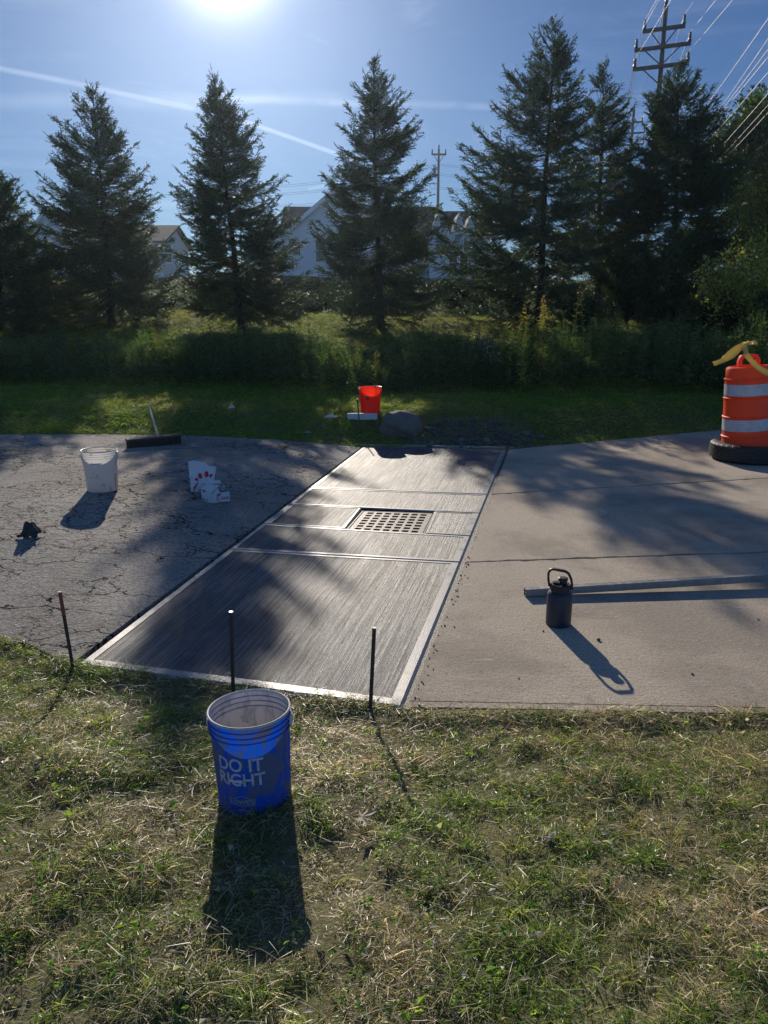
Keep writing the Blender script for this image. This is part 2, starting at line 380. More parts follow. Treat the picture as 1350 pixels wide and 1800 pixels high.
# left asphalt (rises away from the new slab)
Bc = jit(curve_pts([(-14, 5.7), (-9, 5.0), (-4.5, 4.15), (-2.03, 3.72), (NL[0] - GAP, NL[1] + 0.02)], 240), 0.05, 2)
Tc = jit(curve_pts([(-14, 8.6), (-9, 8.8), (-4.65, 9.15), (-2.49, 9.5), (FL[0] - GAP, FL[1] - 0.05)], 240), 0.04, 4)
tag(ruled('road', Bc, Tc, 90, MAT_ASPH), 'old cracked grey asphalt driveway', None, None, 'structure')
# right weathered concrete in three bays, thin open joints between them
def ext(a, b, x): return (x, a[1] + (b[1] - a[1]) * (x - a[0]) / (b[0] - a[0]))
XE = 12.0
j2a, j2b = (0.545, 5.055), (2.819, 5.29); j1a, j1b = (1.02, 7.08), (4.056, 7.812)
g = GAP + 0.012
def rx(y): return np.interp(y, [3.045, 9.49], [0.081, 1.554]) + g
jw = 0.011
nearb = curve_pts([(rx(3.05), 3.05), (1.69, 2.99), (XE, 2.9)], 420)
def jl(a, b, off):
    q = curve_pts([(rx(a[1]), a[1] + off), ext((a[0], a[1] + off), (b[0], b[1] + off), XE)], 420); k = np.clip(vnoise(q[:, 0], q[:, 0] * 0, 14, 3 + int(off * 900)) - .62, 0, 1) * .05 + vnoise(q[:, 0], q[:, 0] * 0, 40, 5) * .003; q[:, 1] += np.sign(off) * k; return q
fr = jit(curve_pts([(rx(9.49), 9.50), (5.0, 11.14), (9, 13.1), (XE, 14.2)], 420), .012, 9)
tag(ruled('pavement', nearb + [0, 0.055], jl(j2a, j2b, -jw), 20, MAT_CONC), kind='structure')
tag(ruled('pavement', jl(j2a, j2b, jw), jl(j1a, j1b, -jw), 20, MAT_CONC), kind='structure')
tag(ruled('pavement', jl(j1a, j1b, jw), fr, 20, MAT_CONC), kind='structure')
tag(ruled('kerb_strip', nearb, nearb + [0, 0.047], 3, MAT_CONC), kind='structure')

# new slab: bays with smooth edges, broomed middles
rows_px = [((135, 1167), (707, 1243)), ((412, 965), (808, 988)), ((470, 920), (825, 942)), ((512, 886), (842, 902)), ((545, 857), (860, 869)), ((638, 785), (890, 790))]
def g0(px, py):
    d = pxdir(px, py); t = -CAM_H / d.z; return np.array((d.x * t, d.y * t))
rows = [(g0(*a), g0(*b_)) for a, b_ in rows_px]
# straighten both long sides
for i, (a, b_) in enumerate(rows):
    a[0] = np.interp(a[1], [NL[1], FL[1]], [NL[0], FL[0]]); b_[0] = np.interp(b_[1], [NR_[1], FR_[1]], [NR_[0], FR_[0]])
slabV, slabF, slabM, slabUV = [], [], [], []
def quad(p, zs, mi, uv=None, sub=1):
    n = len(slabV)
    for k in range(4):
        slabV.append((p[k][0], p[k][1], zs[k])); slabUV.append((p[k][0], p[k][1]) if uv is None else uv[k])
    slabF.append((n, n + 1, n + 2, n + 3)); slabM.append(mi)
axis = (FL + FR_ - NL - NR_) / 2; axis = axis / np.linalg.norm(axis); side = np.array((axis[1], -axis[0]))
def uvof(p): # lengths along and across; the broom ran along the strip
    d = np.array(p) - NL; return (float(d @ side), float(d @ axis))
def panel(c, bands, top=0.0, groove=0.014, gd=0.011):
    """c: near-left, near-right, far-right, far-left; bands: edge band widths near, right, far, left"""
    c = [np.array(q, float) for q in c]
    def inset(c, w):
        out = []
        for i in range(4):
            p, q, r = c[i - 1], c[i], c[(i + 1) % 4]
            e1 = (q - p) / np.linalg.norm(q - p); e2 = (r - q) / np.linalg.norm(r - q)
            n1 = np.array((-e1[1], e1[0])); n2 = np.array((-e2[1], e2[0]))
            w1, w2 = w[i - 1], w[i]
            A = np.array([n1, n2]); rhs = np.array([n1 @ q + w1, n2 @ q + w2]); out.append(np.linalg.solve(A, rhs))
        return out
    o = c; i1 = inset(o, [groove] * 4); i2 = inset(o, bands)
    for k in range(4):
        j = (k + 1) % 4
        quad([o[k], o[j], i1[j], i1[k]], [top - gd, top - gd, top, top], 1)
        quad([i1[k], i1[j], i2[j], i2[k]], [top, top, top, top], 1)
        quad([i2[k], i2[j], i2[j], i2[k]], [top, top, top - .003, top - .003], 2)
    i3 = [q for q in i2]
    quad(i3, [top - .003] * 4, 0, [uvof(q) for q in i3])
G1, G2, G3, G4 = g0(612, 931), g0(742, 938), g0(760, 902), g0(640, 898)   # drain grate corners: near-left, near-right, far-right, far-left
BW = 0.042
panel([rows[0][0], rows[0][1], rows[1][1], rows[1][0]], [0.068, 0.062, BW, 0.055])
panel([rows[1][0], rows[1][1], rows[2][1], rows[2][0]], [BW, 0.055, BW, 0.05])
panel([rows[3][0], rows[3][1], rows[4][1], rows[4][0]], [BW, 0.055, BW, 0.05])
panel([rows[4][0], rows[4][1], rows[5][1], rows[5][0]], [BW, 0.055, 0.045, 0.05])
# middle row is split by the grate
def lerp(a, b_, t_): return a + (b_ - a) * t_
def onrow(r, x): a, b_ = rows[r]; return lerp(a, b_, (x - a[0]) / (b_[0] - a[0]))
mL2, mL3 = onrow(2, G1[0] - 0.02), onrow(3, G4[0] - 0.02); mR2, mR3 = onrow(2, G2[0] + 0.02), onrow(3, G3[0] + 0.02)
panel([rows[2][0], mL2, mL3, rows[3][0]], [0.03, 0.03, 0.03, 0.07]); panel([mR2, rows[2][1], rows[3][1], mR3], [0.03, 0.07, 0.03, 0.03])
# outer sides of the slab
for a, b_ in ((rows[0][0], rows[0][1]), (rows[0][1], rows[5][1]), (rows[5][1], rows[5][0]), (rows[5][0], rows[0][0])):
    quad([a, b_, b_, a], [-0.011, -0.011, -0.15, -0.15], 1)
slab = obj('pavement', np_mesh('fresh_slab', np.array(slabV), np.array(slabF), matidx=slabM, uv=slabUV), [MAT_BROOM, MAT_TROW, MAT_DARK])
tag(slab, kind='structure')
# dark joint bed under and around everything
Bb = np.array([(-1.9, 3.62), (0.2, 3.09), (9, 3.0)]); Tb = np.array([(-0.4, 9.6), (1.6, 9.45), (9, 12.9)])
tag(obj('pavement_bed', np_mesh('bed', np.array([(-1.62, 3.5, -0.09), (0.2, 3.08, -0.09), (12, 3.0, -0.045), (12, 13.6, -0.045), (1.62, 9.45, -0.05), (-0.33, 9.6, -0.05)]), np.array([(0, 1, 4, 5), (1, 2, 3, 4)])), MAT_DARK), kind='structure')
tag(obj('kerb_lip', np_mesh('lip', np.array([(rows[5][0][0]-.15, 9.745, .0), (rows[5][1][0]+.1, 9.53, .0), (rows[5][1][0]+.1, 9.57, .0), (rows[5][0][0]-.15, 9.785, .0),
    (rows[5][0][0]-.15, 9.745, -.1), (rows[5][1][0]+.1, 9.53, -.1), (rows[5][0][0]-.15, 9.745, .022), (rows[5][1][0]+.1, 9.53, .022), (rows[5][1][0]+.1, 9.57, .022), (rows[5][0][0]-.15, 9.785, .022)]), np.array([(6, 7, 8, 9), (4, 5, 7, 6)])), MAT_TROW), kind='structure')

# ------------------------------------------------------------------ spruces
MAT_BARK = simple('spruce_bark', (0.060, 0.048, 0.038), 0.9, bump=0.01, scale=14)
MAT_NEEDLE = leafy('spruce_needles', trans=0.28, rough=0.45, spec=0.5, tint=(1.0, 1.2, 0.5))
MAT_LEAF = leafy('broad_leaves', trans=0.42, rough=0.5)
def norm(v): return v / np.maximum(np.linalg.norm(v, axis=-1, keepdims=True), 1e-9)
def twig_mesh(name, P0, P1, rad, col, r, pitch=0.011, nl=0.030, nw=0.0075, mat=None, parent=None, core=True):
    """needled twigs: a thin three sided core and needles set round it"""
    n = len(P0); D = P1 - P0; L = np.linalg.norm(D, axis=1); D = norm(D)
    A = norm(np.cross(D, np.array([0.3, 0.2, 1.0]) + r.normal(0, .2, (n, 3)))); B = np.cross(D, A)
    Vs, Fs, Cs, base = [], [], [], 0
    if core:
        ang = np.arange(3) * 2 * math.pi / 3
        off = np.cos(ang)[None, :, None] * A[:, None] + np.sin(ang)[None, :, None] * B[:, None]
        a = P0[:, None] + off * rad[:, None, None]; b_ = P1[:, None] + off * rad[:, None, None] * 0.45
        V = np.concatenate([a, b_], 1).reshape(-1, 3); k = np.arange(n)[:, None] * 6
        F = np.concatenate([k + np.array([[0, 1, 4, 3]]), k + np.array([[1, 2, 5, 4]]), k + np.array([[2, 0, 3, 5]])], 0)
        Vs.append(V); Fs.append(F); Cs.append(np.repeat(col * 0.7, 6, 0)); base = len(V)
    cnt = np.maximum(3, (L / pitch).astype(int)); idx = np.repeat(np.arange(n), cnt); N = len(idx)
    tt = r.random(N); an = r.random(N) * 2 * math.pi
    p = P0[idx] + D[idx] * (tt * L[idx])[:, None]
    out = np.cos(an)[:, None] * A[idx] + np.sin(an)[:, None] * B[idx]
    ln = nl * r.uniform(0.7, 1.25, N) * (1.1 - 0.4 * tt)
    tip = p + (out * 0.78 + D[idx] * 0.62) * ln[:, None]
    w = D[idx] * nw * 1.4 + np.cross(out, D[idx]) * nw * 0.5
    V = np.stack([p - w, p + w, tip], 1).reshape(-1, 3); F = np.arange(N * 3).reshape(-1, 3) + base
    Vs.append(V); Cs.append(np.repeat(col[idx] * r.uniform(0.75, 1.3, (N, 1)), 3, 0))
    me = np_mesh(name, np.concatenate(Vs), Fs + [F], col=np.concatenate(Cs))
    return obj(name, me, mat, parent)
def spruce(base, H, Rad, seed, label, clear=0.06, dens=1.0, lean=0.0, top_open=0.1, second=False, low=0.9, col0=(0.070, 0.105, 0.055), lop=(0, 0), scale_twig=1.0):
    r = np.random.default_rng(seed)
    t_ = empty('spruce_tree', base, label, 'tree', 'spruces on the bank')
    bm = bmesh.new(); pts = []; rads = []
    for k in range(9):
        s = k / 8; pts.append((lean * s * H + math.sin(s * 5 + seed) * 0.02 * H * 0.2, 0, s * H * 0.985 - (0.3 if k == 0 else 0))); rads.append(max(0.006, H * 0.0165 * (1 - s) ** 0.9 * (1.25 if k == 0 else 1)))
    tube(bm, pts, rads, 9); tr = obj('trunk', bm_mesh('trunk', bm, True), MAT_BARK, t_)
    # primary branches
    zs = []; z = clear
    while z < 0.985:
        q = int(r.integers(5, 8)) if z < 0.9 else 4
        zs += [z + r.normal(0, 0.006) for _ in range(int(q * dens + 0.5))]
        z += (0.024 if z < 0.8 else 0.030) * r.uniform(0.85, 1.15)
    zs = np.clip(np.array(zs), clear * 0.8, 0.985); n = len(zs); az = r.random(n) * 2 * math.pi
    prof = np.interp(zs, [0, 0.05, 0.16, 0.32, 0.55, 0.75, 0.88, 0.95, 1.0], [low * 0.85, low, 1.03, 1.0, 0.74, 0.47, 0.27, 0.15, 0.04])
    L = Rad * prof * r.uniform(0.62, 1.2, n) * (1 + lop[0] * np.cos(az - lop[1]))
    el = np.interp(zs, [0, 0.3, 0.7, 0.9, 1], [-0.18, -0.02, 0.35, 0.75, 1.15]) + r.normal(0, 0.09, n)
    hd = np.stack([np.cos(az), np.sin(az), np.zeros(n)], 1); Zv = np.array([0, 0, 1.0])
    xo = np.interp(zs, np.linspace(0, 1, 9), [p[0] for p in pts])
    org = np.stack([xo, np.zeros(n), zs * H], 1)
    droop = np.interp(zs, [0, 0.5, 1], [0.16, 0.10, 0.0])
    def bp(i, s):
        s = s[:, None]; Li = L[i][:, None]
        return org[i] + hd[i] * (np.cos(el[i])[:, None] * Li * s) + Zv * (np.sin(el[i])[:, None] * Li * s - droop[i][:, None] * Li * np.sin(math.pi * s * 0.9) + 0.16 * Li * s ** 3)
    P0, P1, RR, LV = [], [], [], []
    # limb segments
    K = 6
    for k in range(K):
        i = np.arange(n); a = bp(i, np.full(n, k / K)); b_ = bp(i, np.full(n, (k + 1) / K))
        P0.append(a); P1.append(b_); RR.append(np.interp(1 - k / K, [0, 1], [0.004, 0.016]) * L / Rad + 0.002); LV.append(np.full(n, 0 if k < K - 2 else 1))
    # secondary
    cnt = np.maximum(3, (L / (0.040 / scale_twig)).astype(int)); i2 = np.repeat(np.arange(n), cnt); i2 = i2[r.random(len(i2)) < np.interp(zs[i2], [0.05, 0.2, 0.3], [0.40, 0.6, 0.8])]; N = len(i2)
    s2 = 0.14 + 0.86 * r.random(N) ** 0.8; a0 = bp(i2, s2); tang = norm(bp(i2, np.minimum(s2 + 0.05, 1.05)) - a0)
    side_ = norm(np.cross(tang, Zv)) * r.choice([-1, 1], N)[:, None]
    l2 = (0.12 + 0.42 * L[i2] * (1 - s2) ** 0.9 * 0.9) * r.uniform(0.6, 1.2, N); l2 = np.minimum(l2, 0.62)
    d2 = norm(tang * 0.75 + side_ * r.uniform(0.3, 0.95, (N, 1)) + Zv * (r.normal(-0.10, 0.22, (N, 1)) + np.interp(zs[i2], [0.5, 1], [0, 0.35])[:, None]))
    mid = a0 + d2 * l2[:, None] * 0.55; d2b = norm(d2 + Zv * r.normal(0.12, 0.15, (N, 1))); e2 = mid + d2b * (l2 * 0.45)[:, None]
    P0 += [a0, mid]; P1 += [mid, e2]; RR += [np.full(N, 0.0045), np.full(N, 0.0035)]; LV += [np.full(N, 1), np.full(N, 1)]
    # tertiary
    c3 = np.maximum(1, (l2 / 0.040).astype(int)); i3 = np.repeat(np.arange(N), c3); M = len(i3); s3 = r.random(M)
    a3 = np.where(s3[:, None] < 0.55, a0[i3] + d2[i3] * (l2[i3] * s3)[:, None], mid[i3] + d2b[i3] * (l2[i3] * (s3 - 0.55))[:, None])
    sd = norm(np.cross(d2[i3], Zv) + 1e-6) * r.choice([-1, 1], M)[:, None]
    d3 = norm(d2[i3] * 0.8 + sd * r.uniform(0.2, 0.9, (M, 1)) + Zv * r.normal(-0.12, 0.35, (M, 1)))
    l3 = r.uniform(0.06, 0.16, M) * np.interp(l2[i3], [0.1, 0.5], [0.8, 1.25])
    P0.append(a3); P1.append(a3 + d3 * l3[:, None]); RR.append(np.full(M, 0.003)); LV.append(np.full(M, 2))
    # leader candles
    k = 26; zt_ = r.uniform(0.80, 0.985, k) * H; aa = r.random(k) * 6.283
    a4 = np.stack([np.full(k, pts[-1][0]), np.zeros(k), zt_], 1); d4 = norm(np.stack([np.cos(aa) * .5, np.sin(aa) * .5, np.full(k, 1.0)], 1))
    P0.append(a4); P1.append(a4 + d4 * r.uniform(0.15, 0.42, k)[:, None]); RR.append(np.full(k, 0.005)); LV.append(np.full(k, 1))
    P0.append(np.array([[pts[-1][0], 0, 0.93 * H]])); P1.append(np.array([[pts[-1][0], 0, 1.0 * H]])); RR.append(np.array([0.008])); LV.append(np.array([1]))
    P0, P1, RR, LV = map(np.concatenate, (P0, P1, RR, LV))
    keep = LV > 0
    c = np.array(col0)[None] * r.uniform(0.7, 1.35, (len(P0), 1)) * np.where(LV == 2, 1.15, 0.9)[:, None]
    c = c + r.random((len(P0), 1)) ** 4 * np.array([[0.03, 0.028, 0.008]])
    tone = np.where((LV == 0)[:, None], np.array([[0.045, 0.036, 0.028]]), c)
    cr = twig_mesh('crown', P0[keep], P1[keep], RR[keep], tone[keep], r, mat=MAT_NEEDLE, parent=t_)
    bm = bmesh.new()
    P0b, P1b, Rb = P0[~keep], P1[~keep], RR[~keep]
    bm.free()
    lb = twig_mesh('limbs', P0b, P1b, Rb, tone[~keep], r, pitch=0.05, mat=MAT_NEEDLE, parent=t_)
    return t_
def plant_at(px, py, Y):
    x = pxdir(px, py).x / pxdir(px, py).y * Y; return (x, Y, Z(x, Y) - 0.03)
def tree_px(apex, basex, Y, wpx, seed, label, **kw):
    """spruce from its outline's frame position and its distance"""
    a = at(apex[0], apex[1], Y); b_ = plant_at(basex, 560, Y)
    H = a.z - b_[2]; Rr = wpx / 2 * Y / FPX / 1.0
    return spruce((b_[0], Y, b_[2]), H, Rr, seed, label, lean=(a.x - b_[0]) / H, **kw)
tree_px((-8, 308), 2, 18.5, 235, 11, 'spruce cut off by the frame on the far left of the row', clear=0.08)
tree_px((163, 155), 196, 19.5, 235, 12, 'narrow dark spruce between the cut-off one and the one under the sun', clear=0.08, dens=1.1, lop=(0.14, 3.0))
tree_px((378, 138), 424, 19.0, 222, 13, 'dense dark spruce with a thick bare lower trunk right below the sun', clear=0.12, dens=1.25, lop=(0.10, 0.3))
tree_px((657, 105), 668, 20.5, 224, 14, 'tall spruce in front of the white gable house', clear=0.09, dens=1.1, lop=(0.12, 0.2))
tree_px((975, 38), 948, 21.0, 292, 15, 'broad spruce with a long open spiky leader, tallest of the row', clear=0.05, dens=0.95, lop=(0.22, 3.3))
tree_px((1060, 112), 1050, 24.0, 200, 16, 'slim spruce half hidden between the broad one and the darkest one', clear=0.05)
tree_px((1192, 118), 1185, 23.0, 285, 17, 'very dark dense spruce in front of the nearest utility pole', clear=0.03, dens=1.35, scale_twig=1.15)

# ------------------------------------------------------------------ leaves, weeds and grass builders
def leaves(P, Dn, size, width, col, r, fold=0.15):
    """rhombic leaves: base, two sides, tip. P base points, Dn directions"""
    n = len(P); up = norm(r.normal(0, 1, (n, 3)) * 0.6 + np.array([0, 0, 1.0])); S = norm(np.cross(Dn, up)); Nn = np.cross(S, Dn)
    L = size[:, None]; Wd = width[:, None]
    V = np.stack([P, P + Dn * L * 0.45 + S * Wd * 0.5 + Nn * Wd * fold, P + Dn * L * 1.0 - Nn * L * 0.12, P + Dn * L * 0.45 - S * Wd * 0.5 + Nn * Wd * fold, P + Dn * L * 0.48], 1).reshape(-1, 3)
    k = np.arange(n)[:, None] * 5
    F = np.concatenate([k + np.array([[0, 1, 4]]), k + np.array([[1, 2, 4]]), k + np.array([[2, 3, 4]]), k + np.array([[3, 0, 4]])], 0)
    return V, F, np.repeat(col, 5, 0)
def blades(P, D, L, Wd, bend, col, r, tipcol=1.15):
    """three part grass blades"""
    n = len(P); a = r.random(n) * 6.283; S = np.stack([np.cos(a), np.sin(a), np.zeros(n)], 1); S = norm(S - D * (S * D).sum(1, keepdims=True))
    hz = norm(np.stack([D[:, 0], D[:, 1], np.zeros(n)], 1) + r.normal(0, .15, (n, 3)) * np.array([1, 1, 0]))
    L = L[:, None]; Wd = Wd[:, None]; bend = bend[:, None]; dn = np.array([0, 0, -1.0])
    m1 = P + D * L * 0.5 + (hz * 0.12 + dn * 0.08) * bend * L; tp = P + D * L * 0.86 + (hz * 0.55 + dn * 0.42) * bend * L
    V = np.stack([P - S * Wd * 0.5, P + S * Wd * 0.5, m1 + S * Wd * 0.42, m1 - S * Wd * 0.42, tp], 1).reshape(-1, 3)
    k = np.arange(n)[:, None] * 5
    c = np.repeat(col, 5, 0).reshape(n, 5, 3); c[:, 4] *= tipcol
    return V, [k + np.array([[0, 1, 2, 3]]), k + np.array([[3, 2, 4]])], c.reshape(-1, 3)
def merge(parts):
    Vs, Fs, Cs, b_ = [], [], [], 0
    for V, F, C_ in parts:
        F = F if isinstance(F, list) else [F]
        Vs.append(V); Cs.append(C_); Fs += [f + b_ for f in F]; b_ += len(V)
    f3 = [f for f in Fs if f.shape[1] == 3]; f4 = [f for f in Fs if f.shape[1] == 4]
    out = ([np.concatenate(f4)] if f4 else []) + ([np.concatenate(f3)] if f3 else [])
    return np.concatenate(Vs), out, np.concatenate(Cs)
def broadleaf(base, H, crown, seed, label, cat='tree', name='broadleaf_tree', n=9000, leaf=0.16, col=(0.035, 0.055, 0.016), lobes=16, group=None, trunk=0.02, hue=0.0):
    """limbs ending in uneven clumps of leaves; crown = (rx, ry, z low, z high)"""
    r = np.random.default_rng(seed); t_ = empty(name, base, label, cat, group)
    rx_, ry_, z0, z1 = crown; bm = bmesh.new()
    cz = (z0 + z1) / 2; hz = (z1 - z0) / 2
    cs = []
    while len(cs) < lobes:
        p = r.uniform(-1, 1, 3)
        if np.linalg.norm(p) < 1 and (len(cs) < 4 or np.linalg.norm(p) > 0.35): cs.append(p)
    cs = np.array(cs) * np.array([rx_, ry_, hz]) * 0.8 + np.array([0, 0, cz])
    tube(bm, [(0, 0, -0.3), (0.02 * H, 0, z0 * 0.7 + 0.05 * H), (0, 0, cz)], [H * trunk * 1.2, H * trunk, H * trunk * 0.4], 8)
    for c_ in cs:
        m_ = np.array([c_[0] * 0.4, c_[1] * 0.4, z0 + (c_[2] - z0) * 0.5])
        tube(bm, [(0, 0, z0 * 0.7 + 0.02), tuple(m_), tuple(c_)], [H * trunk * 0.5, H * trunk * 0.3, H * trunk * 0.08], 5)
    obj('trunk', bm_mesh('trunk', bm, True), MAT_BARK, t_)
    li = r.integers(0, lobes, n); rad = np.array([rx_, ry_, hz]) * 0.42
    sz = r.uniform(0.6, 1.15, lobes)
    q = norm(r.normal(0, 1, (n, 3))) * (r.random((n, 1)) ** 0.38) * r.uniform(0.75, 1.15, (n, 1))
    P = cs[li] + q * rad * sz[li][:, None]
    clump = vnoise(P[:, 0] * 1.0 + P[:, 2] * 0.7, P[:, 1] + P[:, 2], 3.0 / max(rx_, 0.3), seed)
    keep = clump > r.uniform(0.12, 0.5, n); P = P[keep]; n = len(P); li = li[keep]
    D = norm(q[keep] + r.normal(0, 0.6, (n, 3)) + np.array([0, 0, -0.15]))
    c = np.array(col)[None] * r.uniform(0.6, 1.5, (n, 1)) * (0.75 + 0.5 * sz[li][:, None]); c = c + (r.random((n, 1)) < hue) * np.array([[0.09, 0.055, 0.0]])
    L = leaf * r.uniform(0.6, 1.3, n); V, F, Cc = leaves(P, D, L, L * 0.55, c, r)
    obj('crown', np_mesh('crown', V, F, col=Cc), MAT_LEAF, t_); return t_
b_ = plant_at(1320, 560, 42)
broadleaf((b_[0], 42, b_[2]), 14, (3.3, 3.5, 3.0, at(1300, 135, 42).z - b_[2]), 31, 'large round leafy tree behind the wires at the right edge', n=26000, leaf=0.26, col=(0.06, 0.09, 0.03), lobes=26, hue=0.04)
b_ = plant_at(1400, 560, 46)
broadleaf((b_[0], 46, b_[2]), 13, (3.0, 3.5, 3.0, at(1300, 120, 46).z - b_[2]), 36, 'second leafy tree further right behind the round one, cut by the frame', n=14000, leaf=0.26, col=(0.06, 0.09, 0.03), lobes=18, hue=0.04)
b_ = plant_at(1345, 560, 19)
broadleaf((b_[0], 19, b_[2]), 6, (1.35, 1.4, 0.3, at(1330, 215, 19).z - b_[2]), 32, 'yellowing leafy tree at the right edge above the orange drum', n=20000, leaf=0.085, col=(0.20, 0.18, 0.05), lobes=30, hue=0.22)  # golden leaves, colour raised further to stand in for sunlight
b_ = plant_at(1335, 560, 17.2)
broadleaf((b_[0], 17.2, b_[2]), 3, (1.5, 1.1, 0.0, at(1320, 400, 17.2).z - b_[2]), 33, 'sunlit yellow green shrub below the yellowing tree', 'shrub', 'leafy_shrub', n=13000, leaf=0.075, col=(0.36, 0.32, 0.09), lobes=24, trunk=0.012, hue=0.25)  # leaf colour lightened in place of sun that the spruce blocks
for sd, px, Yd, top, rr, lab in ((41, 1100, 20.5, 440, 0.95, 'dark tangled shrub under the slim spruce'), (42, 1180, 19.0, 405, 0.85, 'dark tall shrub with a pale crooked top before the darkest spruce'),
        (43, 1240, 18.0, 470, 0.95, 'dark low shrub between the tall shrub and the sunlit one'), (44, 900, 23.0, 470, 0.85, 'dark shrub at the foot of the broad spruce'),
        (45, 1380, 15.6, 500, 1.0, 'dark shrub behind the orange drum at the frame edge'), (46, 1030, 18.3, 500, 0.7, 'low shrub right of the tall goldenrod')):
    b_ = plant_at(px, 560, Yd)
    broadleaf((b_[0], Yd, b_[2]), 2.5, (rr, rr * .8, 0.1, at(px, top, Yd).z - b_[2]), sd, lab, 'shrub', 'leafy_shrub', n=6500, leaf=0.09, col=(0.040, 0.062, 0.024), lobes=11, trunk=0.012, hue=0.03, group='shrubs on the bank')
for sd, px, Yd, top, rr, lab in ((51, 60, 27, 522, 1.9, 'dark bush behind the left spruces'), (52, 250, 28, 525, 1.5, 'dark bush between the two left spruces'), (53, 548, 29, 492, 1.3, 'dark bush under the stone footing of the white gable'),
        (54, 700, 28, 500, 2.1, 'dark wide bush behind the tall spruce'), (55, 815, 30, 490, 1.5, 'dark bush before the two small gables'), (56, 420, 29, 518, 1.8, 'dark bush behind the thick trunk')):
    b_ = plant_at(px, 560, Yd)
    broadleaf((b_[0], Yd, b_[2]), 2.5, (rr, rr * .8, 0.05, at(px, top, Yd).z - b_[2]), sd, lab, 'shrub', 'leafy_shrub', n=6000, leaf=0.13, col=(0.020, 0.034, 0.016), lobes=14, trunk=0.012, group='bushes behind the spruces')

def weed_stalks(P, H, r, col, nleaf=20, ll=0.11, lw=0.026, plume=0.0, plumecol=(0.30, 0.20, 0.03), sway=0.10):
    """upright stems with leaves all round, arching tips"""
    n = len(P); a = r.random(n) * 6.283; lean = np.stack([np.cos(a), np.sin(a), np.zeros(n)], 1) * r.uniform(0, sway * 2, (n, 1)) * H[:, None]
    def pt(i, s): return P[i] + np.array([0, 0, 1.0]) * (H[i] * s)[:, None] + lean[i] * (s ** 2)[:, None]
    parts = []; i = np.arange(n)
    for k in range(3):
        p0, p1 = pt(i, np.full(n, k / 3)), pt(i, np.full(n, (k + 1) / 3)); w = np.stack([np.cos(a + 1.5), np.sin(a + 1.5), np.zeros(n)], 1) * 0.0035
        V = np.stack([p0 - w, p0 + w, p1 + w * .8, p1 - w * .8], 1).reshape(-1, 3); parts.append((V, (np.arange(n)[:, None] * 4 + np.arange(4)[None]), np.repeat(col[i] * np.array([[1.1, .8, .7]]), 4, 0)))
    ii = np.repeat(i, nleaf); s = r.uniform(0.18, 1.0, len(ii)); az = r.random(len(ii)) * 6.283
    D = norm(np.stack([np.cos(az), np.sin(az), r.normal(0.25, 0.45, len(ii))], 1)); sz = ll * r.uniform(0.6, 1.2, len(ii)) * (1.25 - 0.7 * s)
    V, F, C_ = leaves(pt(ii, s), D, sz, sz * lw / ll * 1.0, col[ii] * r.uniform(0.7, 1.4, (len(ii), 1)), r, 0.3); parts.append((V, F, C_))
    if plume > 0:
        m = int(34 * plume); jj = np.repeat(i, m); s = r.uniform(0.80, 1.06, len(jj)); az = r.random(len(jj)) * 6.283
        w = (1.08 - s) * 0.55 * r.random(len(jj)); off = np.stack([np.cos(az) * w, np.sin(az) * w, -w * 0.2], 1) * H[jj][:, None] * 0.55
        D = norm(np.stack([np.cos(az), np.sin(az), r.normal(0.4, 0.4, len(jj))], 1)); sz = r.uniform(0.014, 0.035, len(jj))
        V, F, C_ = leaves(pt(jj, s) + off, D, sz, sz * 0.6, np.array(plumecol)[None] * r.uniform(0.5, 1.4, (len(jj), 1)), r); parts.append((V, F, C_))
    return merge(parts)
MAT_WEED = leafy('weed_leaves', trans=0.4, rough=0.6, spec=0.15)
MAT_GRASS = leafy('grass_blades', trans=0.55, rough=0.38, spec=0.6, tint=(1.05, 1.05, 0.68))
MAT_GRASS2 = leafy('far_grass_blades', trans=0.5, rough=0.6, spec=0.12, tint=(1.05, 1.08, 0.55))
# wild growth on the face of the bank: nobody could count it
r = np.random.default_rng(90); n = 5600
wx = r.uniform(-13, 14, n); wy = 12.75 + r.random(n) ** 1.6 * 3.0 + np.interp(wx, [-13, 4, 14], [0, 0.1, -0.2])
hh = 1.0 * (0.12 + 0.75 * vnoise(wx, wy, 0.8, 4) + 0.45 * vnoise(wx, wy, 3.0, 14) + 0.35 * r.random(n) ** 3) * np.interp(wy, [12.7, 13.4, 15.8], [0.75, 0.95, 0.34]) * np.interp(wx, [-13, -2, 2, 5, 14], [0.85, 0.85, 0.95, 1.3, 1.45])
P = np.stack([wx, wy, zt(wx, wy) - 0.02], 1)
col = np.array([[0.10, 0.15, 0.065]]) * r.uniform(0.6, 1.5, (n, 1)) + (r.random((n, 1)) < 0.12) * np.array([[0.035, 0.018, 0.004]])
V, F, C_ = weed_stalks(P, hh, r, col, 22, 0.13, 0.034)
tag(obj('weeds', np_mesh('weeds', V, F, col=C_), MAT_WEED), 'dark tangle of weeds covering the face of the bank', kind='stuff')
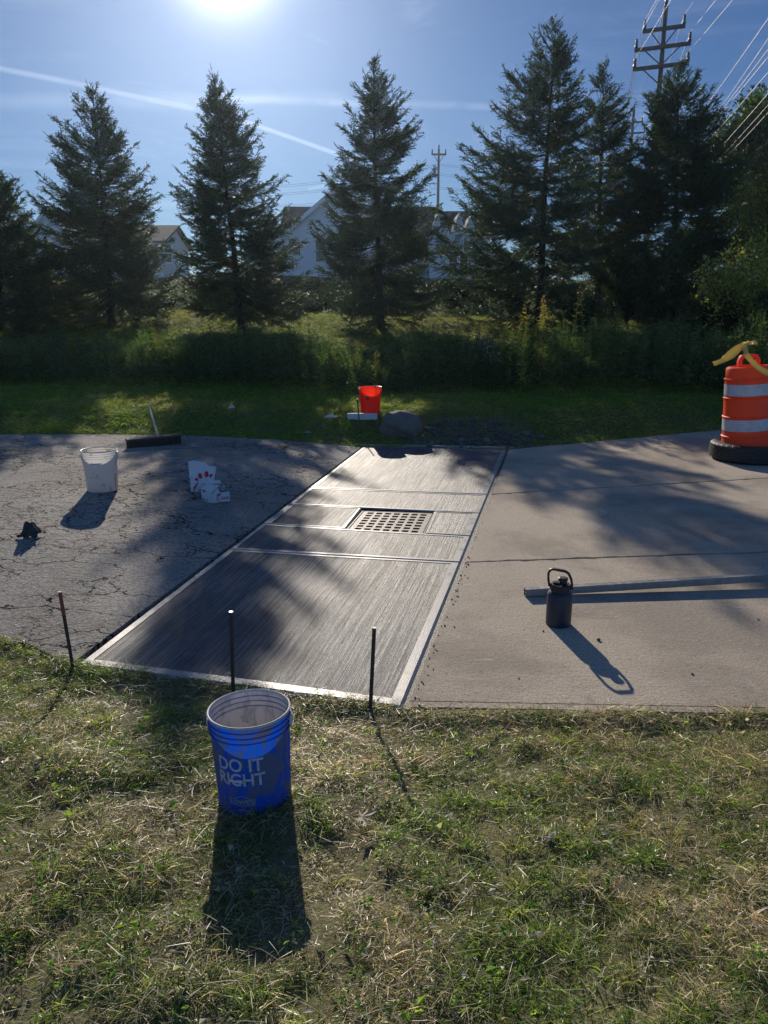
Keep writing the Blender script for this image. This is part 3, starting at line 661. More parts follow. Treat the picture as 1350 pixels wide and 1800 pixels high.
# single tall plants that stand out
def goldenrod(px, py, top, Yd, label, n=7, seed=1, col=(0.20, 0.23, 0.07), plumecol=(0.32, 0.21, 0.03), plume=1.0, name='goldenrod_plant', spread=0.16, ll=0.14):
    r = np.random.default_rng(seed); x = pxdir(px, py).x / pxdir(px, py).y * Yd; z = Z(x, Yd)
    H0 = at(px, top, Yd).z - z; t_ = empty(name, (x, Yd, z), label, 'wild plant', 'tall flowering weeds on the bank')
    P = np.stack([r.normal(0, spread, n), r.normal(0, spread, n), np.full(n, -0.02)], 1); H = H0 * r.uniform(0.62, 1.0, n); H[0] = H0
    V, F, C_ = weed_stalks(P, H, r, np.array([col]) * r.uniform(0.8, 1.3, (n, 1)), 44, ll, 0.026, plume, plumecol, 0.07)
    o = obj('foliage', np_mesh('foliage', V, F, col=C_), MAT_WEED, t_); return t_
goldenrod(268, 640, 575, 13.2, 'slender pale goldenrod below the thin spruce trunk', 5, 1)
goldenrod(630, 660, 602, 12.7, 'short goldenrod behind the orange bucket', 5, 2)
goldenrod(955, 640, 512, 13.4, 'tallest goldenrod clump with rusty tips before the broad spruce', 12, 3, (0.34, 0.34, 0.10), (0.60, 0.30, 0.10), 1.1, spread=0.24)  # leaf and plume colours lightened to make the clump look sunlit
goldenrod(912, 650, 560, 13.0, 'yellow green goldenrod beside the tallest clump', 9, 4, (0.30, 0.34, 0.09))
goldenrod(858, 660, 590, 12.8, 'white aster clump on the bank left of the goldenrods', 9, 5, (0.06, 0.085, 0.03), (0.62, 0.60, 0.66), 0.9, 'aster_plant', 0.14, 0.07)
goldenrod(95, 660, 590, 13.1, 'leafy yellowish weed clump on the far left of the bank', 9, 6, (0.11, 0.12, 0.025), spread=0.26)
goldenrod(1060, 600, 535, 15.0, 'goldenrod fading out under the slim spruce', 7, 7, (0.10, 0.11, 0.03), plumecol=(0.22, 0.16, 0.05))
goldenrod(690, 660, 608, 13.0, 'small pale weed behind the boulder', 4, 8, (0.06, 0.08, 0.03), plume=0.4)

# ------------------------------------------------------------------ grass
def lawn(name, n, xr, yr, hgt, wid, palette, r, flat=0.5, patch=1.2, dens_fn=None, label=None, ht_fn=None):
    x = r.uniform(*xr, n); y = yr[0] + (yr[1] - yr[0]) * r.random(n)
    ok = ~in_pave(x, y, r.normal(0, 0.035, n) + 0.0)
    if dens_fn is not None: ok &= r.random(n) < dens_fn(x, y)
    x, y = x[ok], y[ok]; n = len(x)
    g_ = vnoise(x, y, patch, 1) * 0.55 + vnoise(x, y, patch * 4, 2) * 0.45
    pal = np.array(palette); bias = 0.16 * np.exp(-((x + .1) / 1.1) ** 2 - ((y - 2.45) / .55) ** 2) * (yr[0] < 5)
    k = np.clip((0.90 + bias - g_ + r.normal(0, 0.24, n)) * len(pal), 0, len(pal) - 1).astype(int)
    c = pal[k] * r.uniform(0.45, 1.45, (n, 1)); dry = k / (len(pal) - 1)
    a = r.random(n) * 6.283; up = np.clip(r.normal(0.75, 0.35, n) - dry * flat * r.random(n) * 1.5, 0.03, 2)
    D = norm(np.stack([np.cos(a), np.sin(a), up], 1))
    clump = vnoise(x, y, 7, 6); L = hgt * r.uniform(0.45, 1.3, n) * (0.35 + 1.25 * clump * (0.4 + 1.2 * vnoise(x, y, 16, 12)))
    if ht_fn is not None: L = L * ht_fn(x, y)
    P = np.stack([x, y, zt(x, y) + (r.random(n) ** 2 * hgt * 0.30) * dry - 0.004], 1)
    V, F, C_ = blades(P, D, L, wid * r.uniform(0.6, 1.3, n), r.uniform(0.1, 1.1, n), c, r)
    return tag(obj(name, np_mesh(name, V, F, col=C_), MAT_GRASS2 if yr[0] > 8 else MAT_GRASS), label, kind='stuff')
NEARPAL = [(1.3 * a, 1.25 * b, 1.25 * c) for a, b, c in [(0.24, 0.37, 0.06), (0.10, 0.165, 0.04), (0.17, 0.25, 0.06), (0.075, 0.105, 0.035), (0.26, 0.28, 0.11), (0.42, 0.36, 0.20), (0.64, 0.55, 0.38), (0.30, 0.23, 0.14), (0.78, 0.70, 0.54)]]
r = np.random.default_rng(101)
rightgreen = lambda x, y: 1 + 0.55 * sm((x - 0.4) / 1.2) * sm((y - 1.9) / 0.9)
lawn('grass', 640000, (-2.5, 3.0), (0.75, 3.75), 0.044, 0.0023, NEARPAL, r, 0.8, 1.7, dens_fn=lambda x, y: 0.55 + 0.45 * sm((vnoise(x, y, 8, 21) * .6 + vnoise(x, y, 22, 22) * .4 - 0.25) / 0.4), label='mown lawn of green and straw coloured grass in the foreground', ht_fn=rightgreen)
lawn('grass', 60000, (-4.5, 5.0), (2.4, 5.0), 0.055, 0.0034, NEARPAL, r, 0.7, 1.7, dens_fn=lambda x, y: ((x < -2.3) | (x > 2.9)) * 1.0, label='foreground grass beyond both sides of the frame')
FARPAL = [(3.2*a, 3.2*b, 2.6*c) for a, b, c in [(0.075, 0.125, 0.018), (0.050, 0.09, 0.016), (0.06, 0.10, 0.02), (0.09, 0.115, 0.03), (0.115, 0.12, 0.04), (0.15, 0.13, 0.06)]]
lawn('grass', 300000, (-9, 10), (9.0, 13.6), 0.085, 0.006, FARPAL, r, 0.3, 0.8, label='far strip of green lawn between the driveway and the bank', ht_fn=lambda x, y: np.where((x > 0.3) & (x < 2.0) & (y < 10.6), 0.45, 1.0),
     dens_fn=lambda x, y: np.where(((x - 1.15) / 0.85) ** 2 + ((y - 9.95) / 0.5) ** 2 < 1, 0.12, 1.0))
lawn('grass', 190000, (-18, 17), (15.5, 27), 0.15, 0.011, [(0.26, 0.34, 0.06), (0.20, 0.28, 0.05), (0.27, 0.29, 0.10), (0.34, 0.30, 0.14)], r, 0.3, 0.4, label='rough sunlit grass along the top of the bank')
lawn('grass', 60000, (-26, 30), (27, 46), 0.22, 0.03, [(0.06, 0.09, 0.02), (0.05, 0.08, 0.02)], r, 0.2, 0.3, label='grass slope rising to the houses')
# broad leaved lawn weeds and clover
r = np.random.default_rng(111)
def weeds_flat(name, ncl, xr, yr, label, smin, smax, cols, per=(4, 9)):
    P, D, S, Wd, Cc = [], [], [], [], []
    for k in range(ncl):
        x, y = r.uniform(*xr), r.uniform(*yr)
        if in_pave(np.array(x), np.array(y), -0.03) : continue
        z = Z(x, y); s = r.uniform(smin, smax); c = np.array(cols[int(r.integers(len(cols)))]); m = int(r.integers(*per))
        for q in range(m):
            a = r.random() * 6.283; e = r.uniform(0.1, 1.0); d = np.array([math.cos(a), math.sin(a), e]); d /= np.linalg.norm(d)
            P.append((x + r.normal(0, s * .4), y + r.normal(0, s * .4), z + r.uniform(0.0, 0.03))); D.append(d); S.append(s * r.uniform(0.6, 1.2)); Wd.append(s * r.uniform(0.35, 0.7)); Cc.append(c * r.uniform(0.7, 1.35))
    V, F, C_ = leaves(np.array(P), np.array(D), np.array(S), np.array(Wd), np.array(Cc), r, 0.25)
    return tag(obj(name, np_mesh(name, V, F, col=C_), MAT_GRASS), label, kind='stuff')
weeds_flat('clover', 1500, (-2.2, 2.6), (0.8, 3.6), 'small clover leaves scattered in the foreground lawn', 0.010, 0.022, [(0.154, 0.308, 0.044), (0.11, 0.22, 0.044), (0.264, 0.418, 0.066), (0.198, 0.286, 0.088)], (3, 8))
weeds_flat('lawn_weeds', 520, (-2.2, 2.6), (0.8, 3.6), 'broad leaved weeds in the foreground lawn', 0.016, 0.034, [(0.132, 0.264, 0.044), (0.352, 0.55, 0.066), (0.099, 0.198, 0.044), (0.44, 0.44, 0.286)], (2, 6))
weeds_flat('dead_leaves', 420, (-2.2, 2.6), (0.8, 3.6), 'greyish dead leaf scraps in the foreground lawn', 0.014, 0.03, [(0.62, 0.60, 0.55), (0.45, 0.40, 0.32), (0.70, 0.70, 0.68)], (1, 4))
r = np.random.default_rng(118); nt_ = 900; tx, ty_ = r.uniform(-2.3, 2.8, nt_), r.uniform(0.8, 3.7, nt_)
ok = ~in_pave(tx, ty_, -0.02) & (r.random(nt_) < 0.35 + 0.65 * vnoise(tx, ty_, 1.7, 1) + 0.5 * (tx > 0.6) * (ty_ > 2.2)); tx, ty_ = tx[ok], ty_[ok]; per_ = 26; n = len(tx) * per_
ix = np.repeat(np.arange(len(tx)), per_); x = tx[ix] + r.normal(0, .018, n); y = ty_[ix] + r.normal(0, .018, n); a = r.random(n) * 6.283
hh_ = np.repeat(r.uniform(0.04, 0.095, len(tx)), per_); pc = np.array([(0.20, 0.33, 0.06), (0.12, 0.20, 0.05), (0.34, 0.43, 0.08), (0.38, 0.37, 0.17)])[r.integers(0, 4, len(tx))][ix]
V, F, C_ = blades(np.stack([x, y, zt(x, y) - .004], 1), norm(np.stack([np.cos(a), np.sin(a), r.uniform(.5, 2.2, n)], 1)), hh_ * r.uniform(.6, 1.2, n), r.uniform(.0025, .0048, n), r.uniform(.3, 1.1, n), pc * r.uniform(.7, 1.3, (n, 1)), r)
tag(obj('grass', np_mesh('tufts', V, F, col=C_), MAT_GRASS), 'longer green grass tufts standing up in the foreground lawn', kind='stuff')
# straws and cut stems lying on top
r = np.random.default_rng(120); n = 14000
x = r.uniform(-2.3, 2.8, n); y = r.uniform(0.8, 3.6, n); ok = ~in_pave(x, y, 0.02); x, y = x[ok], y[ok]; n = len(x)
a = r.random(n) * 6.283; D = norm(np.stack([np.cos(a), np.sin(a), r.normal(0.12, 0.16, n)], 1))
V, F, C_ = blades(np.stack([x, y, zt(x, y) + r.uniform(0.015, 0.04, n)], 1), D, r.uniform(0.03, 0.11, n), r.uniform(0.0008, 0.0020, n), r.uniform(0, .7, n), np.array([[0.62, 0.55, 0.42]]) * r.uniform(0.4, 1.3, (n, 1)), r)
tag(obj('straw', np_mesh('straw', V, F, col=C_), MAT_GRASS), 'dry straw and cut stems lying on the lawn', kind='stuff')

# ================================================================== things on the paving
def plastic(name, out, inn, smear, trans=0.35, amount=0.5, rough=0.45, seed=0.0, back=None):
    """thin plastic wall: outside colour, inside colour, smears of dried mortar"""
    m, t, b = material(name)
    oc = t.vm('ADD', t.new('ShaderNodeTexCoord').outputs['Object'], (seed, seed, 0))
    st = t.noise(t.vm('MULTIPLY', oc, (13, 13, 8)), 1.0, 6, 0.7, 0.5); st2 = t.noise(t.vm('MULTIPLY', oc, (60, 60, 9)), 1.0, 4, 0.7)
    f = t.ramp(t.m('ADD', t.m('MULTIPLY', st, 0.7), t.m('MULTIPLY', st2, 0.3)), 0.63 - amount * 0.2, 0.69 - amount * 0.2)
    geo = t.new('ShaderNodeNewGeometry'); base = t.mix(geo.outputs['Backfacing'], out, inn)
    fs = t.m('MULTIPLY', f, t.m('SUBTRACT', 1.0, t.m('MULTIPLY', geo.outputs['Backfacing'], 0.75))); c = t.mix(t.m('MULTIPLY', fs, 0.82), base, smear)
    t.put(b.inputs['Base Color'], c); b.inputs['Roughness'].default_value = rough; b.inputs['Specular IOR Level'].default_value = 0.4
    tr = t.new('ShaderNodeBsdfTranslucent'); t.put(tr.inputs['Color'], t.mix(t.m('MULTIPLY', f, 0.9), t.mix(geo.outputs['Backfacing'], out, back or out), tuple(x * 0.4 for x in smear)))
    mx = t.new('ShaderNodeMixShader'); mx.inputs[0].default_value = trans
    t.l.new(b.outputs[0], mx.inputs[1]); t.l.new(tr.outputs[0], mx.inputs[2]); t.l.new(mx.outputs[0], t.n['Material Output'].inputs['Surface'])
    return m
MAT_STEEL = simple('rusty_wire', (0.12, 0.09, 0.07), 0.5, 0.6)
def bucket(name_label, loc, tilt, H, r0, r1, wall, rimm, earm, rz=0.0, bail=None, ribs=3, inner=None):
    t_ = empty('bucket', loc, name_label, 'bucket', rz=rz); t_.rotation_euler = (tilt[0], tilt[1], rz)
    bm = bmesh.new(); k = lambda z: r0 + (r1 - r0) * z / H
    prof = [(0.0001, 0.012), (r0 * 0.96, 0.012), (r0 * 0.985, 0.0), (r0, 0.004), (k(H * 0.3), H * 0.3), (k(H * 0.6), H * 0.6), (k(H * 0.80), H * 0.80)]
    z = H * 0.80
    for q in range(ribs):
        zz = H * (0.815 + q * 0.055); prof += [(k(zz), zz), (k(zz) + 0.006, zz + 0.001), (k(zz) + 0.006, zz + 0.004), (k(zz), zz + 0.005)]
    prof += [(r1, H - 0.004)]
    lathe(bm, prof, 64); me = bm_mesh('shell', bm, True, 35); obj('shell', me, wall, t_)
    bm = bmesh.new(); lathe(bm, [(r1 - 0.002, H - 0.006), (r1 + 0.004, H - 0.007), (r1 + 0.0045, H - 0.001), (r1 + 0.0015, H + 0.001), (r1 - 0.0015, H), (r1 - 0.002, H - 0.006)], 64)
    obj('rim', bm_mesh('rim', bm, True, 40), rimm, t_)
    for s in (-1, 1):
        bm = bmesh.new(); bmesh.ops.create_uvsphere(bm, u_segments=16, v_segments=10, radius=1.0, matrix=Matrix.Translation((s * (k(H * .88) + 0.004), 0, H * 0.865)) @ Matrix.Diagonal((0.010, 0.020, 0.026, 1)))
        obj('ear', bm_mesh('ear', bm, True), earm, t_)
    if bail is not None:
        bm = bmesh.new(); rb = k(H * .87) + 0.010; pts = []
        for i in range(25):
            a = math.pi * i / 24; pts.append((rb * math.cos(a), -rb * math.sin(a) * math.cos(bail) - 0.006 * math.sin(a), H * 0.865 - rb * math.sin(a) * math.sin(bail)))
        tube(bm, pts, 0.0022, 6); obj('handle', bm_mesh('handle', bm, True), MAT_STEEL, t_)
    return t_, k
def text_mesh(txt, size, shear=0.0, bold=0.0):
    cu = bpy.data.curves.new('lettering', 'FONT'); cu.body = txt; cu.size = size; cu.shear = shear; cu.offset = bold; cu.align_x = 'CENTER'; cu.resolution_u = 4
    o = bpy.data.objects.new('lettering', cu); COL.objects.link(o); dg = bpy.context.evaluated_depsgraph_get()
    me = bpy.data.meshes.new_from_object(o.evaluated_get(dg)); bpy.data.objects.remove(o); bpy.data.curves.remove(cu); return me
def wrap(me, k, zc, a0, dr=0.0012, sx=1.0, dz_=0.0):
    """bend flat lettering round a bucket whose radius is k(z); a0 faces -Y"""
    bm = bmesh.new(); bm.from_mesh(me); bmesh.ops.triangulate(bm, faces=bm.faces)
    for _ in range(2):
        es = [e for e in bm.edges if e.calc_length() > 0.012]
        if es: bmesh.ops.subdivide_edges(bm, edges=es, cuts=1); bmesh.ops.triangulate(bm, faces=[f for f in bm.faces if len(f.verts) > 3])
    for v in bm.verts:
        z = zc + v.co.y + dz_ * v.co.x; r_ = k(z) + dr; a = a0 + v.co.x * sx / r_; v.co = Vector((r_ * math.sin(a), -r_ * math.cos(a), z))
    m2 = bpy.data.meshes.new('lettering'); bm.to_mesh(m2); bm.free(); return m2
def ribbon(pts, w):
    """flat outline stroke in the xy plane"""
    bm = bmesh.new(); prev = None; n = len(pts)
    for i, p in enumerate(pts):
        a = Vector(pts[max(0, i - 1)]); b_ = Vector(pts[min(n - 1, i + 1)]); d = (b_ - a).normalized(); nn = Vector((-d.y, d.x)); p = Vector(p)
        ww = w[i] if isinstance(w, (list, tuple)) else w
        q = [bm.verts.new((p.x + nn.x * ww / 2, p.y + nn.y * ww / 2, 0)), bm.verts.new((p.x - nn.x * ww / 2, p.y - nn.y * ww / 2, 0))]
        if prev: bm.faces.new((prev[0], prev[1], q[1], q[0]))
        prev = q
    me = bpy.data.meshes.new('stroke'); bm.to_mesh(me); bm.free(); return me
def paint(name, col, rough=0.5, wear=0.3, scale=40, under=None, trans=0.0):
    m, t, b = material(name); oc = t.new('ShaderNodeTexCoord').outputs['Object']; f = t.noise(oc, scale, 4, 0.7)
    t.put(b.inputs['Base Color'], t.mix(t.m('MULTIPLY', t.ramp(f, 0.5, 0.68), wear), col, under or tuple(x * 0.4 for x in col))); b.inputs['Roughness'].default_value = rough
    return m

# blue bucket on the lawn in front
MAT_RIM_GREY = paint('mortar_grey_rim', (0.52, 0.50, 0.50), 0.5, 0.4)
MAT_EAR = paint('pale_ear', (0.62, 0.60, 0.58), 0.5, 0.3)
m_blue = plastic('blue_bucket_plastic', (0.008, 0.095, 0.62), (0.72, 0.69, 0.68), (0.15, 0.17, 0.20), 0.28, 0.80, 0.6, 3.0, (0.16, 0.155, 0.17))
hb_ = hit(440, 1409); bx, by = hb_.x + 0.015, hb_.y + 0.02
blue, kb = bucket('worn blue bucket smeared with mortar, printed DO IT RIGHT, on the front lawn', (bx, by, Z(bx, by) + 0.005), (0, R(1.5), 0), 0.368, 0.131, 0.144, m_blue, MAT_RIM_GREY, MAT_EAR, R(-8), None)
blue.scale = (.935, .935, .93); blue.rotation_euler = (R(-1.5), R(-1.5), R(0))
MAT_LETTER = paint('worn_white_print', (0.50, 0.50, 0.54), 0.6, 0.55, 45, (0.05, 0.07, 0.16))
FACE = R(-9)
o = obj('lettering', wrap(text_mesh('DO IT', 0.070, 0, 0.0014), kb, 0.196, FACE, sx=.92), MAT_LETTER, blue)
o = obj('lettering', wrap(text_mesh('RIGHT', 0.068, 0, 0.0014), kb, 0.139, FACE, sx=.90), MAT_LETTER, blue)
bmt = bmesh.new(); v_ = [bmt.verts.new(p) for p in ((-.042, -.0045, 0), (.010, -.0045, 0), (.010, .0045, 0), (-.042, .0045, 0))]; bmt.faces.new(v_); me = bpy.data.meshes.new('b'); bmt.to_mesh(me); bmt.free()
MAT_SMUDGE = paint('pale_logo_print', (0.30, 0.32, 0.37), 0.6, 0.5, 60, (0.06, 0.07, 0.12))
obj('sticker', wrap(me, kb, 0.156, FACE, 0.0024), paint('white_sticker', (0.62, 0.62, 0.64), 0.5, 0.1), blue)
hw = [(1.2 * a_, b_) for a_, b_ in [(-.040, .012), (-.028, .012), (0, .026), (.028, .012), (.040, .012), (.040, -.010), (.024, -.013), (0, -.014), (-.024, -.013), (-.040, -.010), (-.040, .012)]]
obj('logo', wrap(ribbon(hw, 0.0022), kb, 0.072, FACE), MAT_SMUDGE, blue)
obj('lettering', wrap(text_mesh("LOWE'S", 0.025, 0, 0.0008), kb, 0.064, FACE, 0.0014), MAT_SMUDGE, blue)

# white bucket on the asphalt
m_white = plastic('white_bucket_plastic', (0.66, 0.65, 0.62), (0.58, 0.50, 0.40), (0.30, 0.28, 0.26), 0.35, 0.40, 0.5, 9.0)
p = hit(181, 862)
wb, kw = bucket('dirty white bucket with a wire handle standing on the old asphalt', (p.x, p.y, p.z + 0.004), (0, 0, 0), 0.368, 0.130, 0.150, m_white, paint('cream_rim', (0.66, 0.60, 0.48), .5, .2), paint('white_ear', (0.75, 0.74, 0.72), 0.4, 0.1), R(8), R(62))
bmt = bmesh.new(); nseg = 5
g_ = [[(-.045 + .09 * i / 6, -0.008 + .016 * j, 0) for i in range(7)] for j in range(2)]; gv = [[bmt.verts.new(q) for q in row] for row in g_]
for i in range(6): bmt.faces.new((gv[0][i], gv[0][i + 1], gv[1][i + 1], gv[1][i]))
me = bpy.data.meshes.new('p'); bmt.to_mesh(me); bmt.free()
obj('sticker', wrap(me, kw, 0.262, R(-4), 0.002), paint('torn_label', (0.55, 0.52, 0.50), 0.5, 0.8, 90, (0.10, 0.09, 0.09)), wb)
bmt = bmesh.new(); v_ = [bmt.verts.new(q) for q in ((-.006, -.07, 0), (.004, -.07, 0), (.006, .06, 0), (-.003, .06, 0))]; bmt.faces.new(v_); me = bpy.data.meshes.new('p'); bmt.to_mesh(me); bmt.free()
obj('sticker', wrap(me, kw, 0.10, R(68), 0.002), paint('orange_stripe', (0.65, 0.16, 0.06), 0.5, 0.3), wb)

# orange bucket on the far lawn
m_orange = plastic('orange_bucket_plastic', (0.85, 0.035, 0.012), (0.85, 0.05, 0.02), (0.32, 0.15, 0.12), 0.50, 0.02, 0.4, 5.0)
p = hit(651, 727)
ob, ko = bucket('bright orange red bucket with a tool leaning inside, on the far lawn', (p.x, p.y, p.z - 0.01), (0, 0, 0), 0.385, 0.130, 0.158, m_orange, paint('orange_rim', (0.85, 0.12, 0.07), .35, 0), paint('orange_ear', (0.8, 0.10, 0.05), .4, 0), 0, None)
MAT_PRINT = paint('dark_print', (0.07, 0.012, 0.012), 0.5, 0.3)
for q, (dx, dz0, sx, sz) in enumerate(((-.035, .255, .056, .024), (-.035, .224, .044, .018))):
    bmt = bmesh.new(); gv = [[bmt.verts.new((-sx / 2 + sx * i / 4, -sz / 2 + sz * j, 0)) for i in range(5)] for j in range(2)]
    for i in range(4): bmt.faces.new((gv[0][i], gv[0][i + 1], gv[1][i + 1], gv[1][i]))
    me = bpy.data.meshes.new('p'); bmt.to_mesh(me); bmt.free(); obj('sticker', wrap(me, ko, dz0, dx / .14, 0.002), MAT_PRINT, ob)
bm = bmesh.new(); tube(bm, [(0.02, 0.06, 0.02), (0.05, -0.02, 0.24), (0.075, -0.05, 0.40)], 0.008, 8); box(bm, (0.02, 0.06, 0.05), (0.09, 0.012, 0.08), bev=0.003)
o = obj('trowel', bm_mesh('trowel', bm), simple('dark_tool', (0.07, 0.05, 0.045), 0.5), None, (p.x, p.y, p.z)); tag(o, 'dark tool handle sticking up inside the orange bucket', 'trowel')

# steel form stakes
MAT_STAKE = simple('rusty_stake', (0.075, 0.052, 0.040), 0.7, 0.3, 0.25, 60, 0.001)
MAT_STAKE_RED = simple('faded_red_paint', (0.30, 0.06, 0.05), 0.6, 0.0, 0.2, 60)
MAT_STAKE_END = simple('bright_hammered_end', (0.42, 0.40, 0.37), 0.45, 0.2)
def stake(bpx, tpx, label, red=False, rad=0.0088, Y=None, grp='steel form stakes'):
    b_ = hit(*bpx) if Y is None else Vector((at(bpx[0], bpx[1], Y)))
    d = pxdir(*tpx); tt = b_.y / d.y; top = Vector((d.x * tt, b_.y, CAM_H + d.z * tt))
    t_ = empty('metal_stake', b_, label, 'stake', grp); v = top - b_; L = v.length; q = v.to_track_quat('Z', 'Y')
    bm = bmesh.new(); tube(bm, [(0, 0, -0.12), (0, 0, L - 0.005)], [rad, rad], 8); o = obj('shaft', bm_mesh('shaft', bm, True, 40), MAT_STAKE, t_); o.rotation_euler = q.to_euler()
    bm = bmesh.new(); tube(bm, [(0, 0, L - 0.005), (0, 0, L)], [rad * 1.08, rad * 1.12], 8); o = obj('head', bm_mesh('head', bm), MAT_STAKE_END, t_); o.rotation_euler = q.to_euler()
    if red:
        bm = bmesh.new(); tube(bm, [(0, 0, L - 0.12), (0, 0, L - 0.006)], rad * 1.06, 8, False); o = obj('paint_band', bm_mesh('paint_band', bm, True), MAT_STAKE_RED, t_); o.rotation_euler = q.to_euler()
    return t_
stake((128, 1172), (105, 1040), 'leaning stake with a faded red top at the left corner of the new slab', True)
stake((410, 1217), (406, 1075), 'dark stake standing behind the blue bucket')
stake((651, 1246), (658, 1103), 'straight stake at the right end of the slab front edge')
stake((632, 745), (628, 701), 'thin dark stake at the far left corner of the slab beside the orange bucket', False, 0.008)

# black water bottle
MAT_NAVY = simple('dark_powder_coat', (0.012, 0.022, 0.045), 0.42, 0.0, 0.1, 300); MAT_BLK = simple('black_plastic', (0.012, 0.013, 0.016), 0.45)
p = hit(981, 1097); bz = 0.0
bt = empty('water_bottle', (p.x, p.y, 0.0), 'matte navy steel water bottle with a black loop handle on the pale concrete', 'bottle')
bm = bmesh.new(); lathe(bm, [(0.0001, 0.0), (0.066, 0.0), (0.070, 0.004), (0.0705, 0.02), (0.0705, 0.176), (0.068, 0.187), (0.058, 0.199), (0.053, 0.204), (0.0001, 0.205)], 48); obj('flask', bm_mesh('flask', bm, True, 40), MAT_NAVY, bt)
bm = bmesh.new(); lathe(bm, [(0.055, 0.203), (0.0565, 0.207), (0.0565, 0.236), (0.052, 0.242), (0.0001, 0.243)], 40)
for i in range(10):
    a = i * 0.6283; box(bm, (0.0568 * math.cos(a), 0.0568 * math.sin(a), 0.221), (0.004, 0.010, 0.022), Euler((0, 0, a)), 0.0008)
obj('lid', bm_mesh('lid', bm, True, 40), MAT_BLK, bt)
bm = bmesh.new(); M0 = Matrix.Translation((0.012, 0, 0.240)); lathe(bm, [(0.021, 0.0), (0.021, 0.020), (0.026, 0.022), (0.026, 0.037), (0.022, 0.040), (0.0001, 0.0405)], 28); bmesh.ops.transform(bm, matrix=M0, verts=bm.verts)
box(bm, (-0.024, -0.01, 0.247), (0.034, 0.022, 0.012), None, 0.003); obj('spout', bm_mesh('spout', bm, True, 35), MAT_BLK, bt)
hp = [(-0.060, 0, 0.222), (-0.068, 0, 0.262), (-0.070, 0, 0.300), (-0.060, 0, 0.319), (-0.045, 0, 0.325), (0.022, 0, 0.316), (0.040, 0, 0.304), (0.056, 0, 0.272), (0.062, 0, 0.240), (0.063, 0, 0.214)]
bm = bmesh.new(); rings = []
for i, q in enumerate(hp):
    a = Vector(hp[max(0, i - 1)]); b_ = Vector(hp[min(len(hp) - 1, i + 1)]); d = (b_ - a).normalized(); nn = Vector((-d.z, 0, d.x)); q = Vector(q); w_ = 0.0095
    rings.append([bm.verts.new(q + nn * sx * 0.0062 + Vector((0, sy * w_, 0))) for sx, sy in ((1, 1), (1, -1), (-1, -1), (-1, 1))])
for a, b_ in zip(rings, rings[1:]):
    for k in range(4): bm.faces.new((a[k], a[(k + 1) % 4], b_[(k + 1) % 4], b_[k]))
bm.faces.new(rings[0]); bm.faces.new(rings[-1]); bmesh.ops.bevel(bm, geom=list(bm.edges), offset=0.0018, segments=2, affect='EDGES')
obj('handle', bm_mesh('handle', bm, True, 40), MAT_BLK, bt); bt.rotation_euler = (0, 0, R(-14))

# aluminium screed bar on the concrete
MAT_ALU = simple('scuffed_aluminium', (0.36, 0.36, 0.36), 0.42, 0.75, 0.15, 30)
pa = Vector((0.872, 4.40, 0.0)); pb = Vector((3.35, 4.70, 0.0)); dv = (pb - pa); Ls = dv.length
sc_ = empty('screed_bar', pa, 'long grey metal screed bar lying on the concrete behind the bottle', 'screed bar', rz=math.atan2(dv.y, dv.x))
bm = bmesh.new(); hS, wS, th = 0.046, 0.036, 0.003
for (cy, cz, sy, sz) in ((-wS / 2, hS / 2, th, hS), (wS / 2, hS / 2, th, hS), (0, hS - th / 2 - .0005, wS - th, th), (0, th / 2 + .0005, wS - th, th), (0, hS * .5, wS - th, th)):
    box(bm, (Ls / 2, cy, cz + 0.004), (Ls, sy, sz))
o = obj('bar', bm_mesh('bar', bm), MAT_ALU, sc_); bm = bmesh.new(); box(bm, (Ls - 0.15, 0, -0.016), (0.10, 0.14, 0.034), None, 0.004)
o2 = obj('wood_block', bm_mesh('wood_block', bm), simple('wood_block', (0.20, 0.13, 0.07), 0.8), None, pa + Vector((0, 0, 0.034))); o2.rotation_euler = (0, 0, math.atan2(dv.y, dv.x)); tag(o2, 'small wood block under the far end of the screed bar', 'wood block')
o.rotation_euler = (0, R(-1.0), 0)
# pebbles
for i, (px, py, s) in enumerate(((1052, 1126, .012), (1217, 1186, .007), (955, 1110, .006), (912, 1193, .005), (1333, 1090, .006))):
    q = hit(px, py); bm = bmesh.new(); bmesh.ops.create_icosphere(bm, subdivisions=2, radius=s)
    for v in bm.verts: v.co *= random.uniform(.75, 1.15); v.co.z *= 0.7
    o = obj('pebble', bm_mesh('pebble', bm), simple('brown_pebble', (0.10, 0.07, 0.05), 0.8), None, (q.x, q.y, s * .5))
    tag(o, ('brown pebble on the concrete beside the bottle shadow', 'dark speck of stone far right on the front concrete bay', 'dark crumb at the left foot of the bottle', 'dark crumb near the slab joint below the bottle', 'dark crumb below the screed bar at the frame edge')[i], 'pebble', 'crumbs on the concrete')

# drain grate
MAT_IRON = simple('worn_cast_iron', (0.10, 0.085, 0.075), 0.6, 0.1, 0.2, 60, 0.001)
gc = [np.array(q) for q in (G1, G2, G3, G4)]
dg_ = empty('drain_grate', (0, 0, 0), 'square cast iron storm drain grate set in the new slab', 'drain grate')
gp = lambda u, v, z: tuple(lerp(lerp(gc[0], gc[1], u), lerp(gc[3], gc[2], u), v)) + (z,)
us = [0.0, 0.07]; vs = [0.0, 0.05]
for k in range(7): us += [us[-1] + 0.088, us[-1] + 0.088 + (0.86 - 7 * 0.088) / 6]
us = us[:-1] + [1.0]; us = us if len(us) == 16 else us
for k in range(7): vs += [vs[-1] + 0.082, vs[-1] + 0.082 + (0.90 - 7 * 0.082) / 6]
vs = vs[:-1] + [1.0]
bm = bmesh.new(); V2 = {}
def gv_(i, j, z): 
    if (i, j, z) not in V2: V2[(i, j, z)] = bm.verts.new(gp(us[i], vs[j], z))
    return V2[(i, j, z)]
zt_, zb_ = -0.004, -0.05
